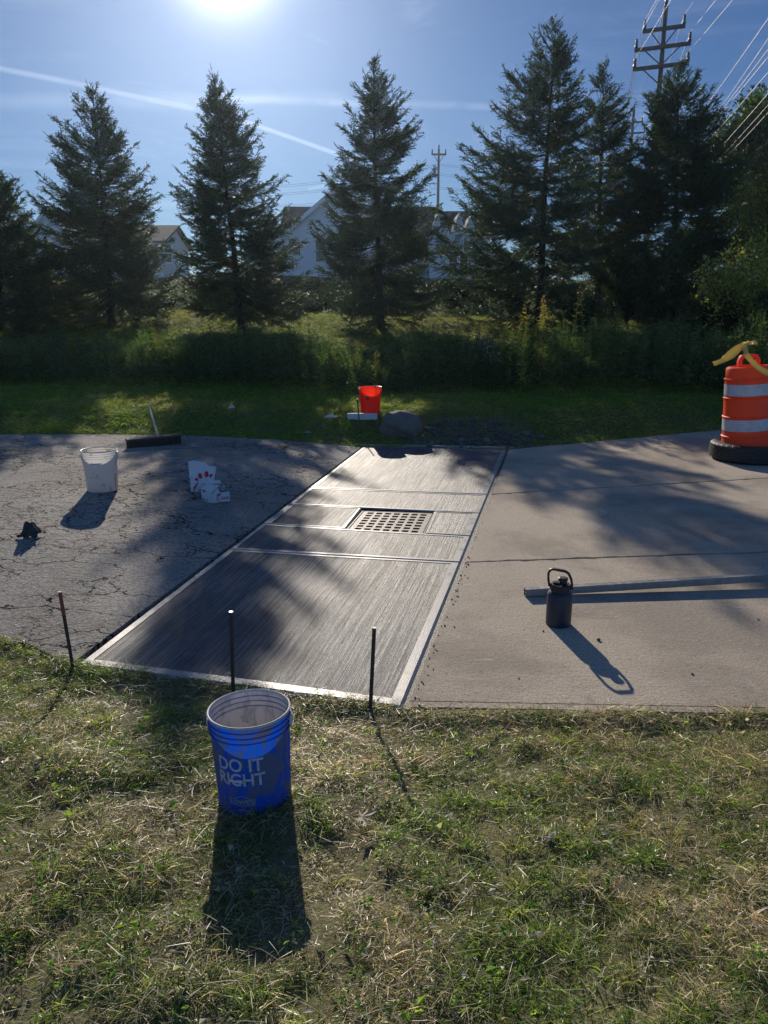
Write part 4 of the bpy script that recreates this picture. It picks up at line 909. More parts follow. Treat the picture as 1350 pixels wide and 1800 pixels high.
for i in range(len(us) - 1):
    for j in range(len(vs) - 1):
        hole = (i % 2 == 1) and (j % 2 == 1)
        if not hole: bm.faces.new([gv_(*q, zt_) for q in ((i, j), (i + 1, j), (i + 1, j + 1), (i, j + 1))])
        else:
            c4 = [(i, j), (i + 1, j), (i + 1, j + 1), (i, j + 1)]
            for k in range(4): bm.faces.new([gv_(*c4[k], zt_), gv_(*c4[(k + 1) % 4], zt_), gv_(*c4[(k + 1) % 4], zb_), gv_(*c4[k], zb_)])
me = bpy.data.meshes.new('grate'); bm.to_mesh(me); bm.free(); obj('grate', me, MAT_IRON, dg_)
bm = bmesh.new()
cx = [np.array(gp(u, v, 0)[:2]) for u, v in ((-.03, -.015), (1.03, -.015), (1.03, 1.015), (-.03, 1.015))]; ci = [np.array(gp(u, v, 0)[:2]) for u, v in ((-.012, -.006), (1.012, -.006), (1.012, 1.006), (-.012, 1.006))]
for k in range(4):
    j = (k + 1) % 4
    q = [bm.verts.new((*a, z)) for a, z in ((cx[k], -.002), (cx[j], -.002), (ci[j], -.002), (ci[k], -.002))]; bm.faces.new(q)
    q2 = [bm.verts.new((*a, z)) for a, z in ((ci[k], -.002), (ci[j], -.002), (ci[j], -.08), (ci[k], -.08))]; bm.faces.new(q2)
me = bpy.data.meshes.new('frame'); bm.to_mesh(me); bm.free(); obj('frame', me, MAT_IRON, dg_)
bm = bmesh.new(); pw = [np.array(gp(u, v, 0)[:2]) for u, v in ((0, 0), (1, 0), (1, 1), (0, 1))]
for k in range(4):
    j = (k + 1) % 4; bm.faces.new([bm.verts.new((*pw[k], -.06)), bm.verts.new((*pw[j], -.06)), bm.verts.new((*pw[j], -.75)), bm.verts.new((*pw[k], -.75))])
bm.faces.new([bm.verts.new((*q, -.75)) for q in pw]); me = bpy.data.meshes.new('pit'); bm.to_mesh(me); bm.free(); obj('pit', me, MAT_DARK, dg_)

# broom lying head down at the edge of the lawn
MAT_BROOM_WOOD = simple('weathered_grey_wood', (0.42, 0.40, 0.36), 0.75, 0, .2, 30); MAT_BRISTLE = simple('black_bristles', (0.035, 0.028, 0.02), 0.8, 0, .4, 90)
ca = hit(224, 788); cb = hit(320, 781); ctr = (ca + cb) / 2; ang = math.atan2(cb.y - ca.y, cb.x - ca.x); Lb = (cb - ca).length
br = empty('push_broom', (ctr.x, ctr.y, ctr.z), 'wide push broom with dark bristles, its pale handle lying back on the grass', 'broom', rz=ang)
bm = bmesh.new(); box(bm, (0, 0.03, 0.098), (Lb, 0.065, 0.028), Euler((R(12), 0, 0)), 0.006); obj('head', bm_mesh('head', bm), simple('dark_broom_block', (0.10, 0.075, 0.05), 0.7), br)
bm = bmesh.new()
for i in range(70):
    for j in range(5):
        x_ = -Lb / 2 + 0.012 + (Lb - 0.024) * i / 69; box(bm, (x_ + random.uniform(-.003, .003), 0.012 * (j - 2) * 0.9 + 0.02 + random.uniform(-.003, .003), 0.044), (0.0085, 0.009, 0.088), Euler((random.uniform(-.10, .10), random.uniform(-.07, .07), 0)))
obj('bristles', bm_mesh('bristles', bm), MAT_BRISTLE, br)
hb = Vector((ctr.x + 0.03, ctr.y + 0.04, ctr.z + 0.10)); dH = pxdir(262, 714); tH = (hb.y + 1.12) / dH.y; ht = Vector((dH.x * tH, dH.y * tH, CAM_H + dH.z * tH))
ht.z = max(ht.z, Z(ht.x, ht.y) + 0.04)
bm = bmesh.new(); Mi = (Matrix.Translation((ctr.x, ctr.y, ctr.z)) @ Matrix.Rotation(ang, 4, 'Z')).inverted(); tube(bm, [Mi @ hb, Mi @ ((hb + ht) / 2 + Vector((0, 0, -0.006))), Mi @ ht], [0.0135, 0.013, 0.0125], 10)
obj('handle', bm_mesh('handle', bm, True, 40), MAT_BROOM_WOOD, br)

# boulder and broken stone at the head of the slab
def rock(name, c, s, seed, mat, label, cat, grp=None, sub=4, amp=0.22):
    r = np.random.default_rng(seed); bm = bmesh.new(); bmesh.ops.create_icosphere(bm, subdivisions=sub, radius=1.0)
    pl = [(norm(r.normal(0, 1, 3)), r.uniform(0.72, 0.93)) for _ in range(9)]
    for v in bm.verts:
        p_ = np.array(v.co)
        for n_, d_ in pl:
            k = p_ @ n_ - d_
            if k > 0: p_ = p_ - n_ * k * 0.85
        nz = (vnoise(p_[0] * 1.0 + p_[2], p_[1] - p_[2], 2.2, seed) - 0.5) * amp + (vnoise(p_[0] + p_[2] * 2, p_[1] + p_[2], 7, seed) - .5) * amp * .3
        v.co = Vector(p_ * (1 + nz)) * 1.0
        v.co.x *= s[0]; v.co.y *= s[1]; v.co.z *= s[2]
    return tag(obj(name, bm_mesh(name, bm, True, 50), mat, None, c), label, cat, grp)
MAT_ROCK = simple('grey_boulder', (0.15, 0.132, 0.108), 0.85, 0, .25, 9, 0.012)
p = hit(704, 770)
rock('boulder', (p.x, p.y + 0.16, p.z + 0.10), (0.29, 0.21, 0.235), 5, MAT_ROCK, 'large rounded grey boulder at the far end of the new slab', 'boulder')
r = np.random.default_rng(55); Vs, Fs, b0 = [], [], 0
ico = bmesh.new(); bmesh.ops.create_icosphere(ico, subdivisions=1, radius=1.0); iv = np.array([v.co[:] for v in ico.verts]); jf = np.array([[v.index for v in f.verts] for f in ico.faces]); ico.free()
for k in range(420):
    a_, rr_ = r.random() * 6.283, r.random() ** 0.6; x = 1.15 + math.cos(a_) * rr_ * 0.95; y = 9.92 + math.sin(a_) * rr_ * 0.5
    if in_pave(np.array(x), np.array(y), -0.04): continue
    s = r.uniform(0.008, 0.05) * (1 if r.random() < .4 else .5); V = iv * (1 + r.normal(0, .16, iv.shape)) * s * np.array([1.2, 1.0, .75]) + np.array([x, y, Z(x, y) + s * .25]); Vs.append(V); Fs.append(jf + b0); b0 += len(iv)
tag(obj('rubble', np_mesh('rubble', np.concatenate(Vs), np.concatenate(Fs)), simple('broken_stone', (0.085, 0.075, 0.062), 0.9, 0, .35, 14)), 'broken stone and gravel in the bare patch beyond the slab', kind='stuff')
for i, (px, py, s, lab) in enumerate(((811, 776, .042, 'rounded grey stone at the front of the rubble patch'), (855, 777, .045, 'rounded grey stone between the rubble and the slab corner'), (950, 770, .045, 'tan stone at the right end of the rubble patch'), (925, 765, .05, 'flat pale stone slab in the rubble'))):
    q = hit(px, py); rock('stone', (q.x, q.y, q.z + s * .4), (s * 1.2, s, s * .8), 60 + i, MAT_ROCK, lab, 'stone', 'stones in the rubble', 2)
# asphalt crumbs along the right joint
r = np.random.default_rng(56); Vs, Fs, b0 = [], [], 0
for k in range(650):
    y = 3.05 + r.random() ** 1.3 * 6.2; x = np.interp(y, [3.045, 9.49], [0.081, 1.554]) + abs(r.normal(0, 1)) * (0.015 if y < 5.2 else 0.007) * r.choice([1, 1, 2.2]) + 0.012
    s = r.uniform(0.002, 0.0055) * (1.6 if r.random() < .05 else 1); V = iv * (1 + r.normal(0, .2, iv.shape)) * s + np.array([x, y, s * .3 - (0.02 if x < np.interp(y, [3.045, 9.49], [0.081, 1.554]) + g else 0)]); Vs.append(V); Fs.append(jf + b0); b0 += len(iv)
tag(obj('gravel', np_mesh('gravel', np.concatenate(Vs), np.concatenate(Fs)), simple('black_crumbs', (0.03, 0.027, 0.024), 0.85, 0, .3, 50)), 'dark crumbs spilled along the joint between slab and old concrete', kind='stuff')
# dark fill in the joint itself
me = np_mesh('fill', np.array([(0.079, 3.05, -.012), (rx(3.05) + .001, 3.05, -.012), (rx(9.49) + .001, 9.49, -.012), (1.552, 9.49, -.012)]), np.array([(0, 1, 2, 3)]))
tag(obj('pavement_joint', me, MAT_DARK), kind='structure')

# ------------------------------------------------------------------ takeaway bag and carton
MAT_PAPER = simple('white_paper', (0.62, 0.62, 0.63), 0.7, 0, .05, 9); MAT_RED = paint('red_print', (0.55, 0.02, 0.03), 0.5, 0.0)
MAT_CARTON_DARK = simple('dark_carton_inside', (0.05, 0.055, 0.03), 0.7); MAT_CARD = simple('white_card', (0.58, 0.585, 0.60), 0.6, 0, .04, 9)
p = hit(352, 868)
bag = empty('paper_bag', (p.x - 0.005, p.y + 0.12, p.z), 'white paper takeaway bag with red logo print standing on the asphalt', 'paper bag', rz=R(10))
r = np.random.default_rng(77); nu, nvv = 44, 30; Wb, Db, Hb = 0.205, 0.10, 0.275
V, F = [], []
outline = [(-Wb / 2, -Db / 2), (Wb / 2, -Db / 2), (Wb / 2, 0), (Wb / 2, Db / 2), (-Wb / 2, Db / 2), (-Wb / 2, 0)]
per = curve_pts(outline + [outline[0]], nu + 1)[:-1]
for j in range(nvv):
    s = j / (nvv - 1)
    for i in range(nu):
        x, y = per[i]; fy = 1 - 0.80 * s ** 2.2; fx = 1.0 + 0.13 * s
        top = Hb * (1 - 0.22 * np.clip((x / Wb + 0.5) - 0.55, 0, 1) * 2 * s) - 0.012 * s * math.sin(x * 30)
        nz = (vnoise(x * 1.0 + y * 2 + 3, s * .3 + y, 28, 5) - .5) * 0.024 * (0.25 + s) + (vnoise(x + 9 + y, s * .3, 60, 6) - .5) * 0.008
        V.append((x * fx + nz * 0.4 + 0.02 * s * s * (x > 0), y * fy + float(nz) + 0.01 * s, s * float(top)))
for j in range(nvv - 1):
    for i in range(nu): F.append((j * nu + i, j * nu + (i + 1) % nu, (j + 1) * nu + (i + 1) % nu, (j + 1) * nu + i))
o = obj('bag_body', np_mesh('bag_body', np.array(V, float), np.array(F), smooth=False), MAT_PAPER, bag)
bvh_v = np.array(V, float)
def flat_poly(name, polys, mat, parent, M, off=0.0):
    bm = bmesh.new()
    for poly in polys: bm.faces.new([bm.verts.new(M @ Vector((q[0], q[1], off))) for q in poly])
    me = bpy.data.meshes.new(name); bm.to_mesh(me); bm.free(); return obj(name, me, mat, parent)
def ell(cx, cy, a, b_, rot, n=18): return [(cx + a * math.cos(t_) * math.cos(rot) - b_ * math.sin(t_) * math.sin(rot), cy + a * math.cos(t_) * math.sin(rot) + b_ * math.sin(t_) * math.cos(rot)) for t_ in np.linspace(0, 2 * math.pi, n, endpoint=False)]
from mathutils.bvhtree import BVHTree
def project_on(polys_me, parent_v, parent_f, ytop, name, mat, parent):
    """lay printed shapes onto the front of the crumpled bag"""
    bv = BVHTree.FromPolygons([tuple(v) for v in parent_v], [tuple(f) for f in parent_f])
    bm = bmesh.new(); bm.from_mesh(polys_me); bmesh.ops.triangulate(bm, faces=bm.faces)
    for _ in range(3):
        es = [e for e in bm.edges if e.calc_length() > 0.008]
        if es: bmesh.ops.subdivide_edges(bm, edges=es, cuts=1); bmesh.ops.triangulate(bm, faces=[f for f in bm.faces if len(f.verts) > 3])
    for v in bm.verts:
        h_ = bv.ray_cast(Vector((v.co.x, -0.5, v.co.y)), Vector((0, 1, 0)))[0]
        yy = h_.y if h_ else -0.05
        v.co = Vector((v.co.x, yy - 0.0018, v.co.y))
    me = bpy.data.meshes.new(name); bm.to_mesh(me); bm.free(); return obj(name, me, mat, parent)
def poly_me(polys):
    bm = bmesh.new()
    for poly in polys: bm.faces.new([bm.verts.new((q[0], q[1], 0)) for q in poly])
    me = bpy.data.meshes.new('p'); bm.to_mesh(me); bm.free(); return me
project_on(poly_me([ell(-0.045, 0.118, 0.016, 0.013, -.9), ell(-0.012, 0.150, 0.027, 0.018, 1.75), ell(0.045, 0.162, 0.030, 0.019, 1.45), ell(0.084, 0.148, 0.020, 0.011, 1.0)]), V, F, 0, 'logo', MAT_RED, bag)
def thick_curve(pts, w):
    me = ribbon(pts, w); return me
arc = [(-0.078 + 0.045 * (k / 14) ** 1.4, 0.015 + 0.075 * k / 14) for k in range(15)]
project_on(thick_curve(arc, [0.008 + 0.009 * math.sin(math.pi * k / 14) for k in range(15)]), V, F, 0, 'logo', MAT_RED, bag)
project_on(poly_me([[(-0.035, 0.008), (-0.012, 0.008), (-0.012, 0.024), (-0.035, 0.02)]]), V, F, 0, 'logo', MAT_RED, bag)
# carton, one corner towards the viewer
q = hit(374, 885)
ct = empty('food_carton', (q.x, q.y + 0.005, q.z), 'open white food carton with red logo leaning against the paper bag', 'food carton', rz=R(0))
aL, aR = R(152), R(28)   # directions of its two front sides seen from the near corner
L1, L2, hc = 0.125, 0.155, 0.125
dl = Vector((math.cos(aL), math.sin(aL), 0)); dr_ = Vector((math.cos(aR), math.sin(aR), 0)); up = Vector((0, 0, 1))
def thin(name, pts, mat, parent, th=0.0015):
    bm = bmesh.new(); vs_ = [Vector(p_) for p_ in pts]; n_ = (vs_[1] - vs_[0]).cross(vs_[-1] - vs_[0]).normalized() * th
    a = [bm.verts.new(v) for v in vs_]; b_ = [bm.verts.new(v - n_) for v in vs_]; bm.faces.new(a); bm.faces.new(b_[::-1])
    for k in range(len(a)): bm.faces.new((a[k], b_[k], b_[(k + 1) % len(a)], a[(k + 1) % len(a)]))
    return obj(name, bm_mesh(name, bm), mat, parent)
o0 = Vector((0, 0, 0.002))
thin('side_panel', [o0, o0 + dl * L1 * 0.96, o0 + dl * L1 + up * 0.115, o0 + dl * L1 * .78 + up * 0.085, o0 + dl * L1 * .45 + up * .108, o0 + up * 0.088], MAT_CARD, ct)
thin('side_panel', [o0 + dr_ * 0.001, o0 + dr_ * 0.001 + up * 0.088, o0 + dr_ * L2 * .32 + up * 0.135, o0 + dr_ * L2 * .45 + up * 0.088, o0 + dr_ * L2 + up * 0.088, o0 + dr_ * L2], MAT_CARD, ct)
thin('back_panel', [o0 + dr_ * L2, o0 + dr_ * L2 + dl * L1, o0 + dr_ * L2 + dl * L1 + up * .10, o0 + dr_ * L2 + up * .088], MAT_CARD, ct)
thin('back_panel', [o0 + dl * L1, o0 + dl * L1 + dr_ * L2, o0 + dl * L1 + dr_ * L2 + up * .14, o0 + dl * L1 + up * .115], MAT_CARD, ct)
thin('flap', [o0 + up * 0.088 + dl * .01, o0 + up * 0.115 + dl * L1, o0 + up * 0.150 + dl * L1 + dr_ * 0.05, o0 + up * 0.150 + dl * .02 + dr_ * 0.085], MAT_CARD, ct)
thin('flap', [o0 + up * 0.160 + dl * .11 + dr_ * .03, o0 + up * 0.160 + dr_ * .13 + dl * .05, o0 + up * 0.185 + dr_ * .14 + dl * .09, o0 + up * 0.180 + dl * .13 + dr_ * .05], MAT_CARD, ct)
thin('inside_shade', [o0 + up * .09 + dl * .01 + dr_ * .01, o0 + up * .09 + dl * .01 + dr_ * (L2 - .01), o0 + up * .10 + dl * (L1 - .01) + dr_ * (L2 - .01), o0 + up * .10 + dl * (L1 - .01) + dr_ * .01], MAT_CARTON_DARK, ct)  # dark sheet put in for the shade inside the open carton
Mf = Matrix((( dr_.x, 0, dr_.y, 0), (dr_.y, 0, -dr_.x, 0), (0, 1, 0, 0), (0, 0, 0, 1)))
def onface(me, u, v, mat, name='logo', s=1.0):
    m2 = me.copy()
    for vv in m2.vertices: vv.co = Mf @ Vector((vv.co.x * s + u, vv.co.y * s + v, 0.0028))
    return obj(name, m2, mat, ct)
MAT_LOGO = paint('dark_red_logo', (0.26, 0.012, 0.05), 0.5, 0)
carc = [(0.020 * math.cos(a), 0.026 * math.sin(a)) for a in np.linspace(R(50), R(320), 26)]
onface(ribbon(carc, [0.0035 + 0.003 * math.sin(math.pi * k / 25) for k in range(26)]), 0.058, 0.038, MAT_LOGO)
onface(ribbon([(0.009 * math.cos(a), 0.013 * math.sin(a)) for a in np.linspace(R(-60), R(250), 20)], 0.003), 0.060, 0.038, MAT_LOGO)
onface(poly_me([ell(0.046, 0.072, 0.008, 0.004, 2.4), ell(0.058, 0.077, 0.009, 0.0045, 1.57), ell(0.070, 0.075, 0.009, 0.004, 0.9), [(0.036, 0.064), (0.066, 0.066), (0.066, 0.070), (0.036, 0.068)]]), 0, 0, MAT_LOGO)
onface(text_mesh("hick", 0.040, 0.3, 0.0009), 0.110, 0.024, MAT_LOGO, 'lettering')
Mg = Matrix(((-dl.x, 0, -dl.y, 0), (-dl.y, 0, dl.x, 0), (0, 1, 0, 0), (0, 0, 0, 1)))
me = text_mesh("FIL-A", 0.030, 0.25, 0.0006)
for vv in me.vertices: vv.co = Mg @ Vector((vv.co.x - 0.088, vv.co.y + 0.014, 0)) + Vector((dl.y, -dl.x, 0)) * -0.0028 * (1 if dl.y < 0 else -1) * -1
obj('lettering', me, MAT_LOGO, ct)
# clear cup in the carton
m_clear, t, b = material('clear_plastic'); b.inputs['Base Color'].default_value = (0.75, 0.8, 0.85, 1); b.inputs['Roughness'].default_value = 0.12; b.inputs['Transmission Weight'].default_value = 0.75; b.inputs['IOR'].default_value = 1.2
cupc = Vector((q.x, q.y, q.z)) + dr_ * 0.125 + dl * 0.05 + up * 0.005 + Vector((0, 0.005, 0))
bm = bmesh.new(); lathe(bm, [(0.0001, 0.0), (0.024, 0.0), (0.030, 0.125), (0.032, 0.128), (0.032, 0.133), (0.020, 0.140), (0.0001, 0.141)], 24)
tag(obj('cup', bm_mesh('cup', bm, True, 40), m_clear, None, (cupc.x, cupc.y, cupc.z)), 'small clear plastic cup standing inside the open food carton', 'cup')

# crumpled dark cloth, litter, board, leaf
def cloth(name, c, sx, sy, h, seed, mat, label, cat, n=46, peak=1.0, rz=0.0, grp=None):
    r = np.random.default_rng(seed); u = np.linspace(-1, 1, n); X_, Y_ = np.meshgrid(u, u)
    a = np.arctan2(Y_, X_); rr_ = np.maximum(abs(X_), abs(Y_)); edge = 1 + 0.28 * np.sin(a * 3 + seed) + 0.14 * np.sin(a * 7 + seed * 2)
    x = X_ * sx * edge * (1 - .25 * rr_ * np.cos(2 * a)); y = Y_ * sy * edge
    f = np.abs(vnoise(X_ * 1.0 + 5, Y_ + 5, 1.9, seed) - .5) * 2; f2 = np.abs(vnoise(X_ + 9, Y_ + 2, 4.3, seed + 1) - .5) * 2
    z = h * peak * np.exp(-((X_ - .1) ** 2 + (Y_ - .1) ** 2) * 2.3) * (0.45 + 0.8 * (1 - f)) + h * 0.34 * (1 - f2) * (1 - .55 * rr_) + 0.003
    x = x + 0.10 * sx * np.sin(z / h * 5 + Y_ * 3); I = (np.arange(n - 1)[:, None] * n + np.arange(n - 1)[None]).ravel()
    me = np_mesh(name, np.stack([x.ravel(), y.ravel(), z.ravel()], 1), np.stack([I, I + 1, I + n + 1, I + n], 1), smooth=True)
    o = obj(name, me, mat, None, c); o.rotation_euler = (0, 0, rz); return tag(o, label, cat, grp)
def clothmat(name, col, trans=0.25):
    m = simple(name, col, 0.8, 0, .15, 60, 0.001); t = NT(m.node_tree); b = t.n['Principled BSDF']
    tr = t.new('ShaderNodeBsdfTranslucent'); tr.inputs[0].default_value = (*[min(1, c_ * 1.2) for c_ in col], 1); mx = t.new('ShaderNodeMixShader'); mx.inputs[0].default_value = trans
    t.l.new(b.outputs[0], mx.inputs[1]); t.l.new(tr.outputs[0], mx.inputs[2]); t.l.new(mx.outputs[0], t.n['Material Output'].inputs[0]); return m
p = hit(52, 946)
cloth('rag', (p.x, p.y + .03, p.z), 0.075, 0.06, 0.11, 4, clothmat('dark_green_cloth', (0.030, 0.052, 0.048), 0.15), 'crumpled dark green cloth lying on the cracked asphalt', 'rag')
p = hit(407, 722); cloth('litter', (p.x, p.y, p.z + 0.03), 0.04, 0.03, 0.05, 9, clothmat('white_litter', (0.7, 0.72, 0.72), .3), 'white scrap of litter on the lawn left of centre', 'litter', 24, rz=.6, grp='litter on the far lawn')
p = hit(583, 738); cloth('litter', (p.x, p.y, p.z + 0.03), 0.10, 0.05, 0.035, 12, clothmat('white_litter_lit', (0.75, 0.74, 0.70), .3), 'white crumpled glove or paper left of the white board', 'litter', 30, rz=.2, grp='litter on the far lawn')  # warmer, lighter copy of the white: sunlit look put into the colour
p = hit(541, 764); cloth('litter', (p.x, p.y, p.z + 0.02), 0.05, 0.02, 0.018, 14, clothmat('grey_litter', (0.42, 0.42, 0.42), .2), 'small grey scrap at the lawn edge nearest the asphalt', 'litter', 20, rz=.1, grp='litter on the far lawn')
pL, pR = hit(611, 739), hit(663, 739); c = (pL + pR) / 2
nb = empty('white_board', (c.x, c.y, c.z), 'white board on edge on the grass in front of the orange bucket', 'board')
nbox('panel', (0, 0, 0.055), ((pR - pL).length, 0.035, 0.085), simple('white_board', (0.58, 0.60, 0.62), 0.5, 0, .1, 12), nb, None, 0.003)
p = hit(636, 1462); r = np.random.default_rng(5)
angs = [(-1.35, .45), (-1.0, .7), (-.75, .35), (-.35, .95), (-.05, .42), (.15, .55), (.5, 1.0), (.8, .45), (1.1, .75), (1.45, .35), (1.9, .62), (2.4, .2), (3.3, .14), (3.14 + .9, .5)]
bm = bmesh.new(); cv = bm.verts.new((0, 0, 0.012)); vs_ = [bm.verts.new((0.058 * l_ * math.cos(a), 0.058 * l_ * math.sin(a), 0.004 + 0.014 * random.random())) for a, l_ in angs]
for k in range(len(vs_)): bm.faces.new((cv, vs_[k], vs_[(k + 1) % len(vs_)]))
me = bpy.data.meshes.new('leaf'); bm.to_mesh(me); bm.free()
tag(obj('fallen_leaf', me, clothmat('dry_leaf', (0.55, 0.46, 0.34), .3), None, (p.x, p.y, p.z + 0.045)), 'pale dry leaf lying on the front lawn right of the blue bucket', 'leaf')
for px, py, lab in ((328, 1240, 'small curled pale leaf near the slab edge left of the blue bucket'), (790, 1450, 'tiny dry leaf on the lawn below the right stake shadow'), (960, 1492, 'small pale leaf low in the right part of the lawn')):
    p = hit(px, py); o = obj('fallen_leaf', me.copy(), None, None, (p.x, p.y, p.z + 0.035)); o.scale = (.35, .4, .6); o.rotation_euler = (0.2, .3, px); tag(o, lab, 'leaf', 'small fallen leaves')

# ------------------------------------------------------------------ traffic drum in an old tyre, with caution tape
MAT_OR = plastic('drum_orange', (0.95, 0.105, 0.025), (0.95, 0.12, 0.03), (0.55, 0.16, 0.09), 0.25, 0.32, 0.45, 2.0)
m_refl, t, b = material('reflective_sheeting'); oc = t.new('ShaderNodeTexCoord').outputs['Object']
v = t.new('ShaderNodeTexVoronoi', feature='DISTANCE_TO_EDGE'); v.inputs['Scale'].default_value = 130; t.put(v.inputs['Vector'], oc)
t.put(b.inputs['Base Color'], t.mix(t.ramp(v.outputs['Distance'], 0, .08), (0.42, 0.42, 0.44), t.mix(t.ramp(t.noise(oc, 14, 5, .7), .4, .7), (0.60, 0.60, 0.62), (0.40, 0.39, 0.40)))); b.inputs['Roughness'].default_value = 0.35
DY = 8.85; dp = hit(1309, 795); dx_ = pxdir(1309, 800).x / pxdir(1309, 800).y * DY
drum = empty('traffic_drum', (dx_, DY, 0.035), 'orange traffic drum with white reflective bands at the right edge', 'traffic drum'); drum.rotation_euler = (R(-1), R(-4.2), 0)
zz = lambda py: at(1270, py, DY).z - 0.03
z1a, z1b, z2a, z2b = zz(694), zz(673), zz(755), zz(734); zt0 = zz(645)
rdr = lambda z: 0.262 - 0.022 * z
prof = [(0.0001, 0.0), (0.262, 0.0), (0.264, 0.03)]
for zr in sorted([zz(765), zz(731), zz(698), zz(665)]):
    prof += [(rdr(zr) + .002, zr - 0.014), (rdr(zr) + .012, zr - 0.008), (rdr(zr) + .012, zr + 0.004), (rdr(zr) - .001, zr + 0.012)]
prof += [(rdr(zt0) - .002, zt0 - 0.02), (rdr(zt0) - 0.012, zt0), (rdr(zt0) - .04, zt0 + 0.012), (rdr(zt0) - .045, zt0 - 0.015), (0.12, zt0 - 0.012), (0.0001, zt0 - 0.010)]
bm = bmesh.new(); lathe(bm, prof, 72); obj('drum_body', bm_mesh('drum_body', bm, True, 40), MAT_OR, drum)
for a, b_ in ((z1a, z1b), (z2a, z2b)):
    bm = bmesh.new(); lathe(bm, [(rdr(a) + .0045, a + .004), (rdr(b_) + .0045, b_ - .004)], 72); obj('reflective_band', bm_mesh('reflective_band', bm, True), m_refl, drum)
bm = bmesh.new()
hpts = [(-0.10, 0, zt0 - .02), (-0.105, 0, zt0 + .07), (-0.085, 0, zt0 + .115), (0.0, 0, zt0 + .122), (0.085, 0, zt0 + .115), (0.105, 0, zt0 + .07), (0.10, 0, zt0 - .02)]
rings = []
for i, q in enumerate(hpts):
    a = Vector(hpts[max(0, i - 1)]); b_ = Vector(hpts[min(len(hpts) - 1, i + 1)]); d = (b_ - a).normalized(); nn = Vector((-d.z, 0, d.x)); q = Vector(q)
    rings.append([bm.verts.new(q + nn * sx * 0.022 + Vector((0, sy * 0.03, 0))) for sx, sy in ((1, 1), (1, -1), (-1, -1), (-1, 1))])
for a, b_ in zip(rings, rings[1:]):
    for k in range(4): bm.faces.new((a[k], a[(k + 1) % 4], b_[(k + 1) % 4], b_[k]))
bm.faces.new(rings[0]); bm.faces.new(rings[-1]); bmesh.ops.bevel(bm, geom=list(bm.edges), offset=0.006, segments=2, affect='EDGES')
obj('handle', bm_mesh('handle', bm, True, 40), MAT_OR, drum)
m_tyre, t, b = material('tyre_rubber'); oc = t.new('ShaderNodeTexCoord').outputs['Object']; sp = t.new('ShaderNodeSeparateXYZ'); t.put(sp.inputs[0], oc)
angn = t.m('MULTIPLY', t.m('ARCTAN2', sp.outputs[1], sp.outputs[0]), 34.0); wv = t.m('SINE', t.m('ADD', angn, t.m('MULTIPLY', t.m('SINE', t.m('MULTIPLY', sp.outputs[2], 70.0)), 1.5)))
t.put(b.inputs['Base Color'], t.mix(t.noise(oc, 25, 4, .7), (0.012, 0.012, 0.013), (0.05, 0.047, 0.045))); b.inputs['Roughness'].default_value = 0.62
bn = t.new('ShaderNodeBump'); bn.inputs['Distance'].default_value = 0.006; t.put(bn.inputs['Height'], t.ramp(wv, -.2, .2)); t.l.new(bn.outputs[0], b.inputs['Normal'])
tyc = (dx_ + 0.03, DY - 0.005, 0.0)
ty = empty('tyre', tyc, 'worn black car tyre lying flat round the foot of the traffic drum', 'tyre')
prof = [(0.275, 0.05), (0.272, 0.03), (0.30, 0.008), (0.345, 0.001), (0.385, 0.006), (0.408, 0.022)]
for k in range(6): z0_ = 0.032 + k * 0.026; prof += [(0.425, z0_), (0.427, z0_ + 0.019), (0.418, z0_ + 0.0195), (0.418, z0_ + 0.0255)]
prof += [(0.414, 0.190), (0.398, 0.203), (0.370, 0.209), (0.368, 0.206), (0.345, 0.209), (0.342, 0.205), (0.315, 0.204), (0.29, 0.196), (0.272, 0.182), (0.275, 0.165), (0.285, 0.15), (0.285, 0.06), (0.275, 0.05)]
bm = bmesh.new(); lathe(bm, prof, 120); obj('tread', bm_mesh('tread', bm, True, 35), m_tyre, ty)
m_tape, t, b = material('caution_tape_plastic'); oc = t.new('ShaderNodeTexCoord').outputs['Object']; f = t.noise(oc, 18, 5, .7)
t.put(b.inputs['Base Color'], t.mix(t.ramp(f, .45, .7), (0.88, 0.66, 0.12), (0.70, 0.60, 0.30))); b.inputs['Roughness'].default_value = 0.4
tr = t.new('ShaderNodeBsdfTranslucent'); tr.inputs[0].default_value = (0.75, 0.6, 0.18, 1); mx = t.new('ShaderNodeMixShader'); mx.inputs[0].default_value = 0.4
t.l.new(b.outputs[0], mx.inputs[1]); t.l.new(tr.outputs[0], mx.inputs[2]); t.l.new(mx.outputs[0], t.n['Material Output'].inputs[0])
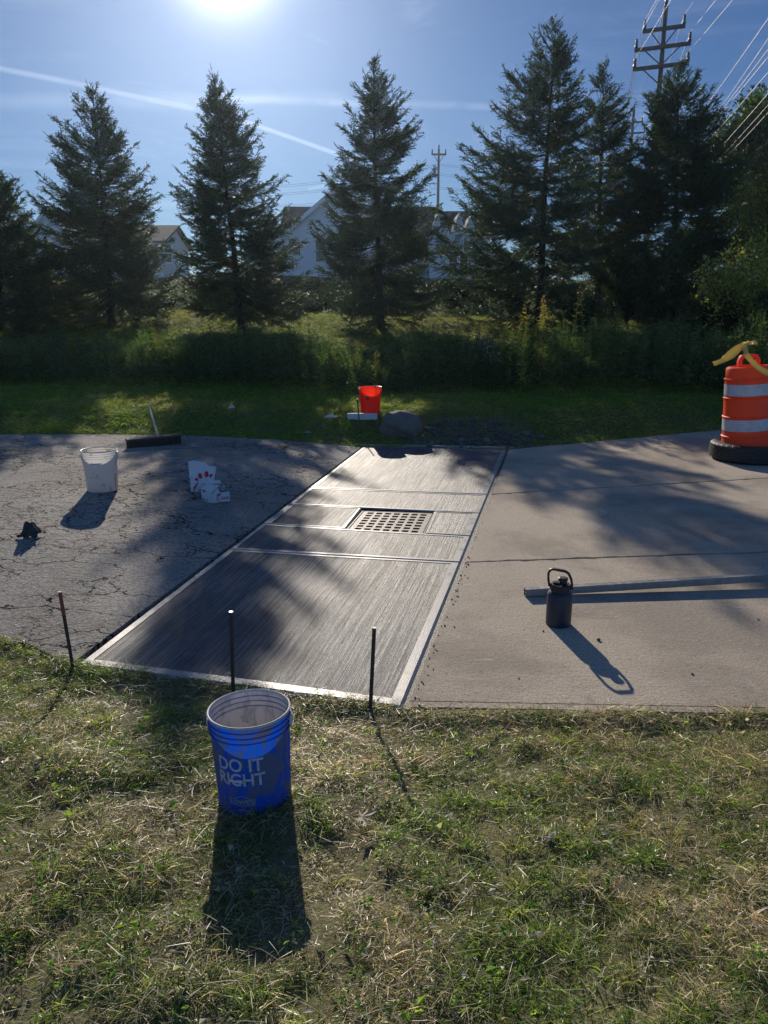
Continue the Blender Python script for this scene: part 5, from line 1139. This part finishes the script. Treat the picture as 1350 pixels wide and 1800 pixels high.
def tape(name, path, label, seed):
    """path: (px, py, Y, width, twist) along the strip"""
    pts = [at(a, b_, y_) for a, b_, y_, _, _ in path]; n = 40; bm = bmesh.new(); prev = None; ks = np.linspace(0, len(pts) - 1, n)
    Pn = np.array([[np.interp(k, range(len(pts)), [p_[c_] for p_ in pts]) for c_ in range(3)] for k in ks])
    for _ in range(3): Pn[1:-1] = (Pn[:-2] + Pn[1:-1] * 2 + Pn[2:]) / 4
    for i, k in enumerate(ks):
        w = np.interp(k, range(len(pts)), [q[3] for q in path]); tw = np.interp(k, range(len(pts)), [q[4] for q in path])
        d = Vector(Pn[min(i + 1, n - 1)] - Pn[max(i - 1, 0)]).normalized(); s_ = d.cross(Vector((0, -1, 0.25))).normalized(); s_ = Matrix.Rotation(tw, 3, d) @ s_
        q = [bm.verts.new(Vector(Pn[i]) + s_ * w * j + Vector((0, -0.006 * math.cos(j * 5 + i * .5), 0))) for j in (-.5, 0, .5)]
        if prev:
            for j in range(2): bm.faces.new((prev[j], prev[j + 1], q[j + 1], q[j]))
        prev = q
    me = bm_mesh(name, bm, True); o = obj(name, me, m_tape); so_ = o.modifiers.new('thickness', 'SOLIDIFY'); so_.thickness = 0.0008
    return tag(o, label, 'caution tape', 'caution tape on the drum')
tape('caution_tape', [(1312, 603, 8.70, .05, .4), (1298, 612, 8.62, .085, .1), (1284, 624, 8.60, .10, 0), (1270, 634, 8.62, .06, .3), (1254, 640, 8.66, .05, 0)], 'yellow caution tape end trailing off the left side of the drum', 1)
tape('caution_tape', [(1318, 600, 8.74, .04, 1.0), (1308, 606, 8.58, .05, .6), (1313, 625, 8.52, .055, .15), (1330, 645, 8.47, .062, 0), (1352, 657, 8.40, .068, 0), (1400, 668, 8.1, .07, 0.1), (1480, 672, 7.6, .07, .2)], 'pale yellow caution tape sweeping down and out of frame to the right', 2)
cloth('caution_tape', tuple(at(1324, 607, 8.74)), 0.042, 0.035, 0.045, 8, m_tape, 'bunched yellow knot of caution tape on the drum handle', 'caution tape', 24, grp='caution tape on the drum')

# ------------------------------------------------------------------ utility poles and wires
MAT_POLE = simple('weathered_pole_wood', (0.11, 0.085, 0.065), 0.9, 0, .2, 3); MAT_INS = simple('porcelain_insulator', (0.05, 0.045, 0.045), 0.35); MAT_WIRE = simple('line_wire', (0.16, 0.16, 0.17), 0.5, 0.2)
ends = {}
def pole(key, topx, topy, Y, arms, label, rad=0.155, rot=-24, steel=False):
    tp = at(topx, topy, Y); gz = Z(tp.x, Y); t_ = empty('utility_pole', (tp.x, Y, gz), label, 'utility pole', 'utility poles'); H = tp.z - gz
    bm = bmesh.new(); tube(bm, [(0, 0, -0.5), (0, 0, H)], [rad * 1.35, rad * 0.72], 12); obj('pole', bm_mesh('pole', bm, True, 50), MAT_POLE, t_)
    bm = bmesh.new(); lathe(bm, [(0.0001, H + .5), (.05, H + .48), (.09, H + .2), (.07, H), (.0001, H)], 10); obj('insulator', bm_mesh('insulator', bm, True), MAT_INS, t_)
    e_ = [Vector((tp.x, Y, tp.z + .5))]; d = Vector((math.cos(R(rot)), math.sin(R(rot)), 0))
    for (py, half) in arms:
        z = at(topx, py, Y).z - gz; bm = bmesh.new(); box(bm, (0, -rad, z), (half * 2, 0.13, 0.20), None, 0.01)
        for s_ in (-1, 1): tube(bm, [(s_ * half * .62, -rad, z - .08), (s_ * rad * .5, -rad, z - .85)], 0.035, 5)
        o = obj('crossarm', bm_mesh('crossarm', bm), MAT_POLE, t_); o.rotation_euler = (0, 0, R(rot))
        for s_ in (-1, 1):
            bm = bmesh.new(); M0 = Matrix.Translation(d * s_ * (half - .08) + Vector((d.y, -d.x, 0)) * rad + Vector((0, 0, z + .08))); lathe(bm, [(0.0001, 0), (.10, .0), (.10, .12), (.06, .16), (.09, .22), (.06, .28), (.085, .34), (.05, .48), (.0001, .5)], 10); bmesh.ops.transform(bm, matrix=M0, verts=bm.verts)
            o = obj('insulator', bm_mesh('insulator', bm, True), MAT_INS, t_); e_.append(Vector((tp.x, Y, gz)) + M0.translation + Vector((0, 0, .5)))
    ends[key] = e_; return t_
pole('a', 1171, 10, 48, [(52, 1.12), (84, 1.5), (118, 1.5)], 'tall wooden utility pole with three crossarms above the darkest spruce')
pole('b', 1114.5, 192, 104, [(216, 1.15), (235, 1.5), (255, 1.5)], 'distant utility pole with small crossarms between two spruces', 0.22, -20)
pole('c', 771.5, 262, 95, [(272, 0.85)], 'slim far utility pole with trident top above the small gabled house', 0.17, 0)
def wire(a, b_, sag, label, grp, rad=0.014, n=28):
    pts = [a.lerp(b_, k / n) - Vector((0, 0, sag * 4 * (k / n) * (1 - k / n))) for k in range(n + 1)]
    bm = bmesh.new(); tube(bm, pts, rad, 5); return tag(obj('power_line', bm_mesh('power_line', bm, True), MAT_WIRE), label, 'power line', grp)
dvp = (ends['a'][0] - ends['b'][0]); dvp.z = 0; dvp = dvp.normalized()
SPOT = ['pole top', 'left end of the top crossarm', 'right end of the top crossarm', 'left end of the middle crossarm', 'right end of the middle crossarm', 'left end of the lowest crossarm', 'right end of the lowest crossarm']
for i in range(7):
    wire(ends['b'][i], ends['a'][i], 1.3, 'wire from ' + SPOT[i] + ' back to the distant pole', 'high wires beyond the nearest pole', 0.02)
    nx_ = ends['a'][i] + Vector((-0.16, -0.987, 0)) * 62 + Vector((0, 0, 0.3)); wire(ends['a'][i], nx_, 1.2, 'wire from ' + SPOT[i] + ' up out of frame', 'high wires overhead', 0.008)
ORD = ['topmost', 'second', 'third', 'fourth', 'fifth', 'sixth', 'seventh', 'lowest']
for kk, (ax, ay, bx_, by_) in enumerate(((1350, 30, 1238, 192), (1350, 66, 1235, 236), (1350, 84, 1233, 240), (1350, 97, 1236, 236), (1350, 124, 1232, 261), (1350, 161, 1244, 283), (1350, 181, 1252, 291), (1350, 194, 1255, 296))):
    dx2, dy2 = bx_ - ax, by_ - ay; fa = at(bx_ + dx2 * .5, by_ + dy2 * .45, 40); na = at(ax - dx2 * 1.2, ay - dy2 * 1.2, 18)
    wire(fa, na, 0.15, ORD[kk] + ' of the eight pale cables before the round leafy tree', 'low cables at the right edge', 0.0085)
for k, (ya, yb) in enumerate(((288, 291), (305, 312), (329, 330))):
    for s_ in (0, 1):
        c3 = ends['c'][0]; a = at(400, ya + 42 - k * 4 + s_ * 3, 92); b_ = at(771, ya + s_ * 3, 95); wire(a, b_, 0.5, ('upper', 'lower')[s_] + ' wire of the ' + ('highest', 'middle', 'lowest')[k] + ' pair left of the slim pole', 'faint far wires left', 0.013)
        wire(b_, at(1150, yb + 8 + s_ * 3, 96), 0.5, ('upper', 'lower')[s_] + ' wire of the ' + ('highest', 'middle', 'lowest')[k] + ' pair right of the slim pole', 'faint far wires right', 0.013)

# ------------------------------------------------------------------ houses behind the bank
def siding(name, col, sc=9.0):
    m, t, b = material(name); oc = t.new('ShaderNodeTexCoord').outputs['Object']; sp = t.new('ShaderNodeSeparateXYZ'); t.put(sp.inputs[0], oc)
    fr_ = t.m('FRACT', t.m('MULTIPLY', sp.outputs[2], 1 / 0.13)); n_ = t.noise(oc, 3, 4)
    t.put(b.inputs['Base Color'], t.mix(n_, tuple(c_ * .88 for c_ in col), col)); b.inputs['Roughness'].default_value = 0.6
    bn = t.new('ShaderNodeBump'); bn.inputs['Distance'].default_value = 0.02; t.put(bn.inputs['Height'], fr_); t.l.new(bn.outputs[0], b.inputs['Normal']); return m
def shingle(name, col):
    m, t, b = material(name); oc = t.new('ShaderNodeTexCoord').outputs['Object']; br_ = t.new('ShaderNodeTexBrick'); br_.inputs['Scale'].default_value = 3.5; t.put(br_.inputs['Vector'], t.vm('MULTIPLY', oc, (1, 1.4, 1.4)))
    t.put(br_.inputs['Color1'], col); t.put(br_.inputs['Color2'], tuple(c_ * .7 for c_ in col)); t.put(br_.inputs['Mortar'], tuple(c_ * .4 for c_ in col)); t.put(b.inputs['Base Color'], br_.outputs[0]); b.inputs['Roughness'].default_value = 0.9; return m
MAT_SIDE = siding('pale_siding', (0.80, 0.82, 0.86)); MAT_ROOFB = shingle('brown_shingles', (0.085, 0.065, 0.055)); MAT_ROOFD = shingle('dark_slate_shingles', (0.040, 0.042, 0.052)); MAT_TRIM = paint('white_trim', (0.75, 0.75, 0.74), .5, .05)
MAT_STONE = simple('grey_stone_footing', (0.22, 0.21, 0.20), .9, 0, .3, 4, .03); m_glass, t, b = material('window_glass'); b.inputs['Base Color'].default_value = (0.03, 0.035, 0.045, 1); b.inputs['Roughness'].default_value = 0.08
def prism(parent, x0, x1, y0, y1, z0, ze, zr, axis, wall, roof, over=0.35, th=0.16, names=('wall', 'roof')):
    """gabled block; axis 'x': ridge along x, 'y': ridge towards the viewer"""
    bm = bmesh.new(); xm, ym = (x0 + x1) / 2, (y0 + y1) / 2
    if axis == 'y': sect = [(x0, z0), (x1, z0), (x1, ze), (xm, zr), (x0, ze)]; a = [bm.verts.new((x, y0, z)) for x, z in sect]; c_ = [bm.verts.new((x, y1, z)) for x, z in sect]
    else: sect = [(y0, z0), (y1, z0), (y1, ze), (ym, zr), (y0, ze)]; a = [bm.verts.new((x0, y, z)) for y, z in sect]; c_ = [bm.verts.new((x1, y, z)) for y, z in sect]
    bm.faces.new(a); bm.faces.new(c_[::-1])
    for k in (0, 1, 4): bm.faces.new((a[k], c_[k], c_[(k + 1) % 5], a[(k + 1) % 5]))
    obj(names[0], bm_mesh(names[0], bm), wall, parent); bm = bmesh.new()
    if axis == 'y': mid, hw_, l0, l1 = xm, (x1 - x0) / 2, y0 - over, y1 + over
    else: mid, hw_, l0, l1 = ym, (y1 - y0) / 2, x0 - over, x1 + over
    sl_ = (zr - ze) / hw_; ex = hw_ + over; zlow = zr - sl_ * ex
    for s_ in (-1, 1):
        P_ = [(mid, zr + .02), (mid + s_ * ex, zlow + .02), (mid + s_ * ex, zlow + th), (mid, zr + th + .02)]
        f = lambda p_, l: (p_[0], l, p_[1]) if axis == 'y' else (l, p_[0], p_[1])
        A_ = [bm.verts.new(f(p_, l0)) for p_ in P_]; B_ = [bm.verts.new(f(p_, l1)) for p_ in P_]
        bm.faces.new(A_); bm.faces.new(B_[::-1])
        for k in range(4): bm.faces.new((A_[k], B_[k], B_[(k + 1) % 4], A_[(k + 1) % 4]))
    obj(names[1], bm_mesh(names[1], bm), roof, parent)
    if axis == 'y':      # white bargeboards on the gable
        bm = bmesh.new()
        for s_ in (-1, 1):
            q = [bm.verts.new(p_) for p_ in ((mid, l0 - .03, zr + .02 + th), (mid + s_ * ex, l0 - .03, zlow + th), (mid + s_ * ex, l0 - .03, zlow - .12), (mid, l0 - .03, zr - .14))]; bm.faces.new(q)
        me = bm_mesh('bargeboard', bm); o = obj('bargeboard', me, MAT_TRIM, parent); so_ = o.modifiers.new('t', 'SOLIDIFY'); so_.thickness = .04
def window(parent, x, y, z, w, h):
    bm = bmesh.new()
    for cx_, cz_, sx, sz in ((0, h / 2 + .05, w + .2, .1), (0, -h / 2 - .05, w + .2, .1), (-w / 2 - .05, 0, .1, h), (w / 2 + .05, 0, .1, h), (0, 0, w, .05)): box(bm, (x + cx_, y - .05, z + cz_), (sx, .08, sz))
    f = obj('window', bm_mesh('window', bm), MAT_TRIM, parent); bm = bmesh.new(); box(bm, (x, y - .02, z), (w, .05, h)); obj('pane', bm_mesh('pane', bm), m_glass, f)
HY = 50.0
def W2(px, py, Y=HY): return at(px, py, Y)
def house(label, grp='houses behind the trees'): return empty('house', (0, 0, 0), label, 'house', grp)
h1 = empty('house', (W2(640, 400).x, HY, 2.6), 'large pale house with white gable wall and brown roof behind the tall spruce', 'house', 'houses behind the trees'); ox, oy, oz = h1.location
z0 = 0.0; gp_ = W2(587, 337); el_ = W2(500, 405); hw_ = 3.65
prism(h1, gp_.x - ox - hw_, gp_.x - ox + hw_, 0, 6, 0.7, gp_.z - oz - hw_ * .80, gp_.z - oz, 'y', MAT_SIDE, MAT_ROOFB)
bm = bmesh.new(); box(bm, (gp_.x - ox, 3, -.4), (hw_ * 2 + .08, 6.1, 2.2)); obj('footing', bm_mesh('footing', bm), MAT_STONE, h1)
ra = at(508, 368, 57); rb_ = at(768, 362, 57)
prism(h1, ra.x - ox, rb_.x - ox, 3.5, 10.5, -1.0, 3.6, ra.z - oz, 'x', MAT_SIDE, MAT_ROOFB, names=('wall', 'roof'))
for px, py, w, h in ((563, 441, .55, 1.3), (521, 437, .5, .8), (610, 441, .55, 1.3)): q = W2(px, py); window(h1, q.x - ox, 0, q.z - oz, w, h)
for px in (690, 720, 750): q = at(px, 440, 53.5); window(h1, q.x - ox, 3.5, q.z - oz, .8, 1.3)
h2 = empty('house', (W2(803, 400).x, HY, 2.6), 'pale house with a dark slate roof and two narrow white gables', 'house', 'houses behind the trees'); ox, oy, oz = h2.location
a = at(771, 376, 56); b_ = at(824, 374, 56); prism(h2, a.x - ox, b_.x - ox + 1.0, 2, 10, -1.0, at(800, 412, 52).z - oz, a.z - oz, 'x', MAT_SIDE, MAT_ROOFD)
for px, ty_, hw2 in ((773, 366, .62), (806, 378, .55), (825, 384, .5)):
    q = at(px, ty_, 51.5); prism(h2, q.x - ox - hw2, q.x - ox + hw2, 1.2, 6, -1.0, q.z - oz - hw2 * 2.6, q.z - oz, 'y', MAT_SIDE, MAT_ROOFD, .12, .1)
for px, py in ((773, 428), (786, 432), (806, 428), (796, 462), (815, 462)): q = W2(px, py, 51.2); window(h2, q.x - ox, 1.2 if px != 786 else 2.0, q.z - oz, .5, 1.1)
h3 = empty('house', (W2(80, 400).x, HY, 2.6), 'house with a low brown roof and small pale gable behind the leftmost spruces', 'house', 'houses behind the trees'); ox, oy, oz = h3.location
a = at(28, 402, 56); b_ = at(128, 402, 56); prism(h3, a.x - ox - 3, b_.x - ox + 1.2, 2, 10, -1.0, 2.9, a.z - oz, 'x', MAT_SIDE, MAT_ROOFB)
q = at(97, 373, 52); prism(h3, q.x - ox - 1.0, q.x - ox + 1.0, .8, 7, -1.0, q.z - oz - 1.1, q.z - oz, 'y', MAT_SIDE, MAT_ROOFB, .2, .12)
for px in (70, 97, 120): q2 = at(px, 450, 52); window(h3, q2.x - ox, .8 if px == 97 else 2.0, q2.z - oz, .7, 1.1)
h4 = empty('house', (W2(285, 400).x, HY, 2.6), 'low house with tan roof glimpsed between the two left spruces', 'house', 'houses behind the trees'); ox, oy, oz = h4.location
a = at(225, 402, 56); b_ = at(310, 402, 56); prism(h4, a.x - ox, b_.x - ox, 2, 9, -1.0, at(280, 425, 52).z - oz, a.z - oz, 'x', MAT_SIDE, shingle('tan_shingles', (0.14, 0.11, 0.09)))
for px in (250, 272, 292): q2 = at(px, 445, 52); window(h4, q2.x - ox, 2, q2.z - oz, .7, 1.1)

# ------------------------------------------------------------------ scattering volume added to lift dark trees like lens glare
bm = bmesh.new(); box(bm, (0, 40, 13), (260, 150, 34))
m_glare_haze = bpy.data.materials.new('glare_haze'); m_glare_haze.use_nodes = True; t = NT(m_glare_haze.node_tree); t.n.clear()
pv = t.new('ShaderNodeVolumePrincipled'); pv.inputs['Color'].default_value = (0.66, 0.80, 1.0, 1); pv.inputs['Density'].default_value = 0.00032; pv.inputs['Anisotropy'].default_value = 0.75
mo = t.new('ShaderNodeOutputMaterial'); t.l.new(pv.outputs[0], mo.inputs['Volume'])
tag(obj('glare_haze', bm_mesh('glare_haze', bm), m_glare_haze), kind='stuff')
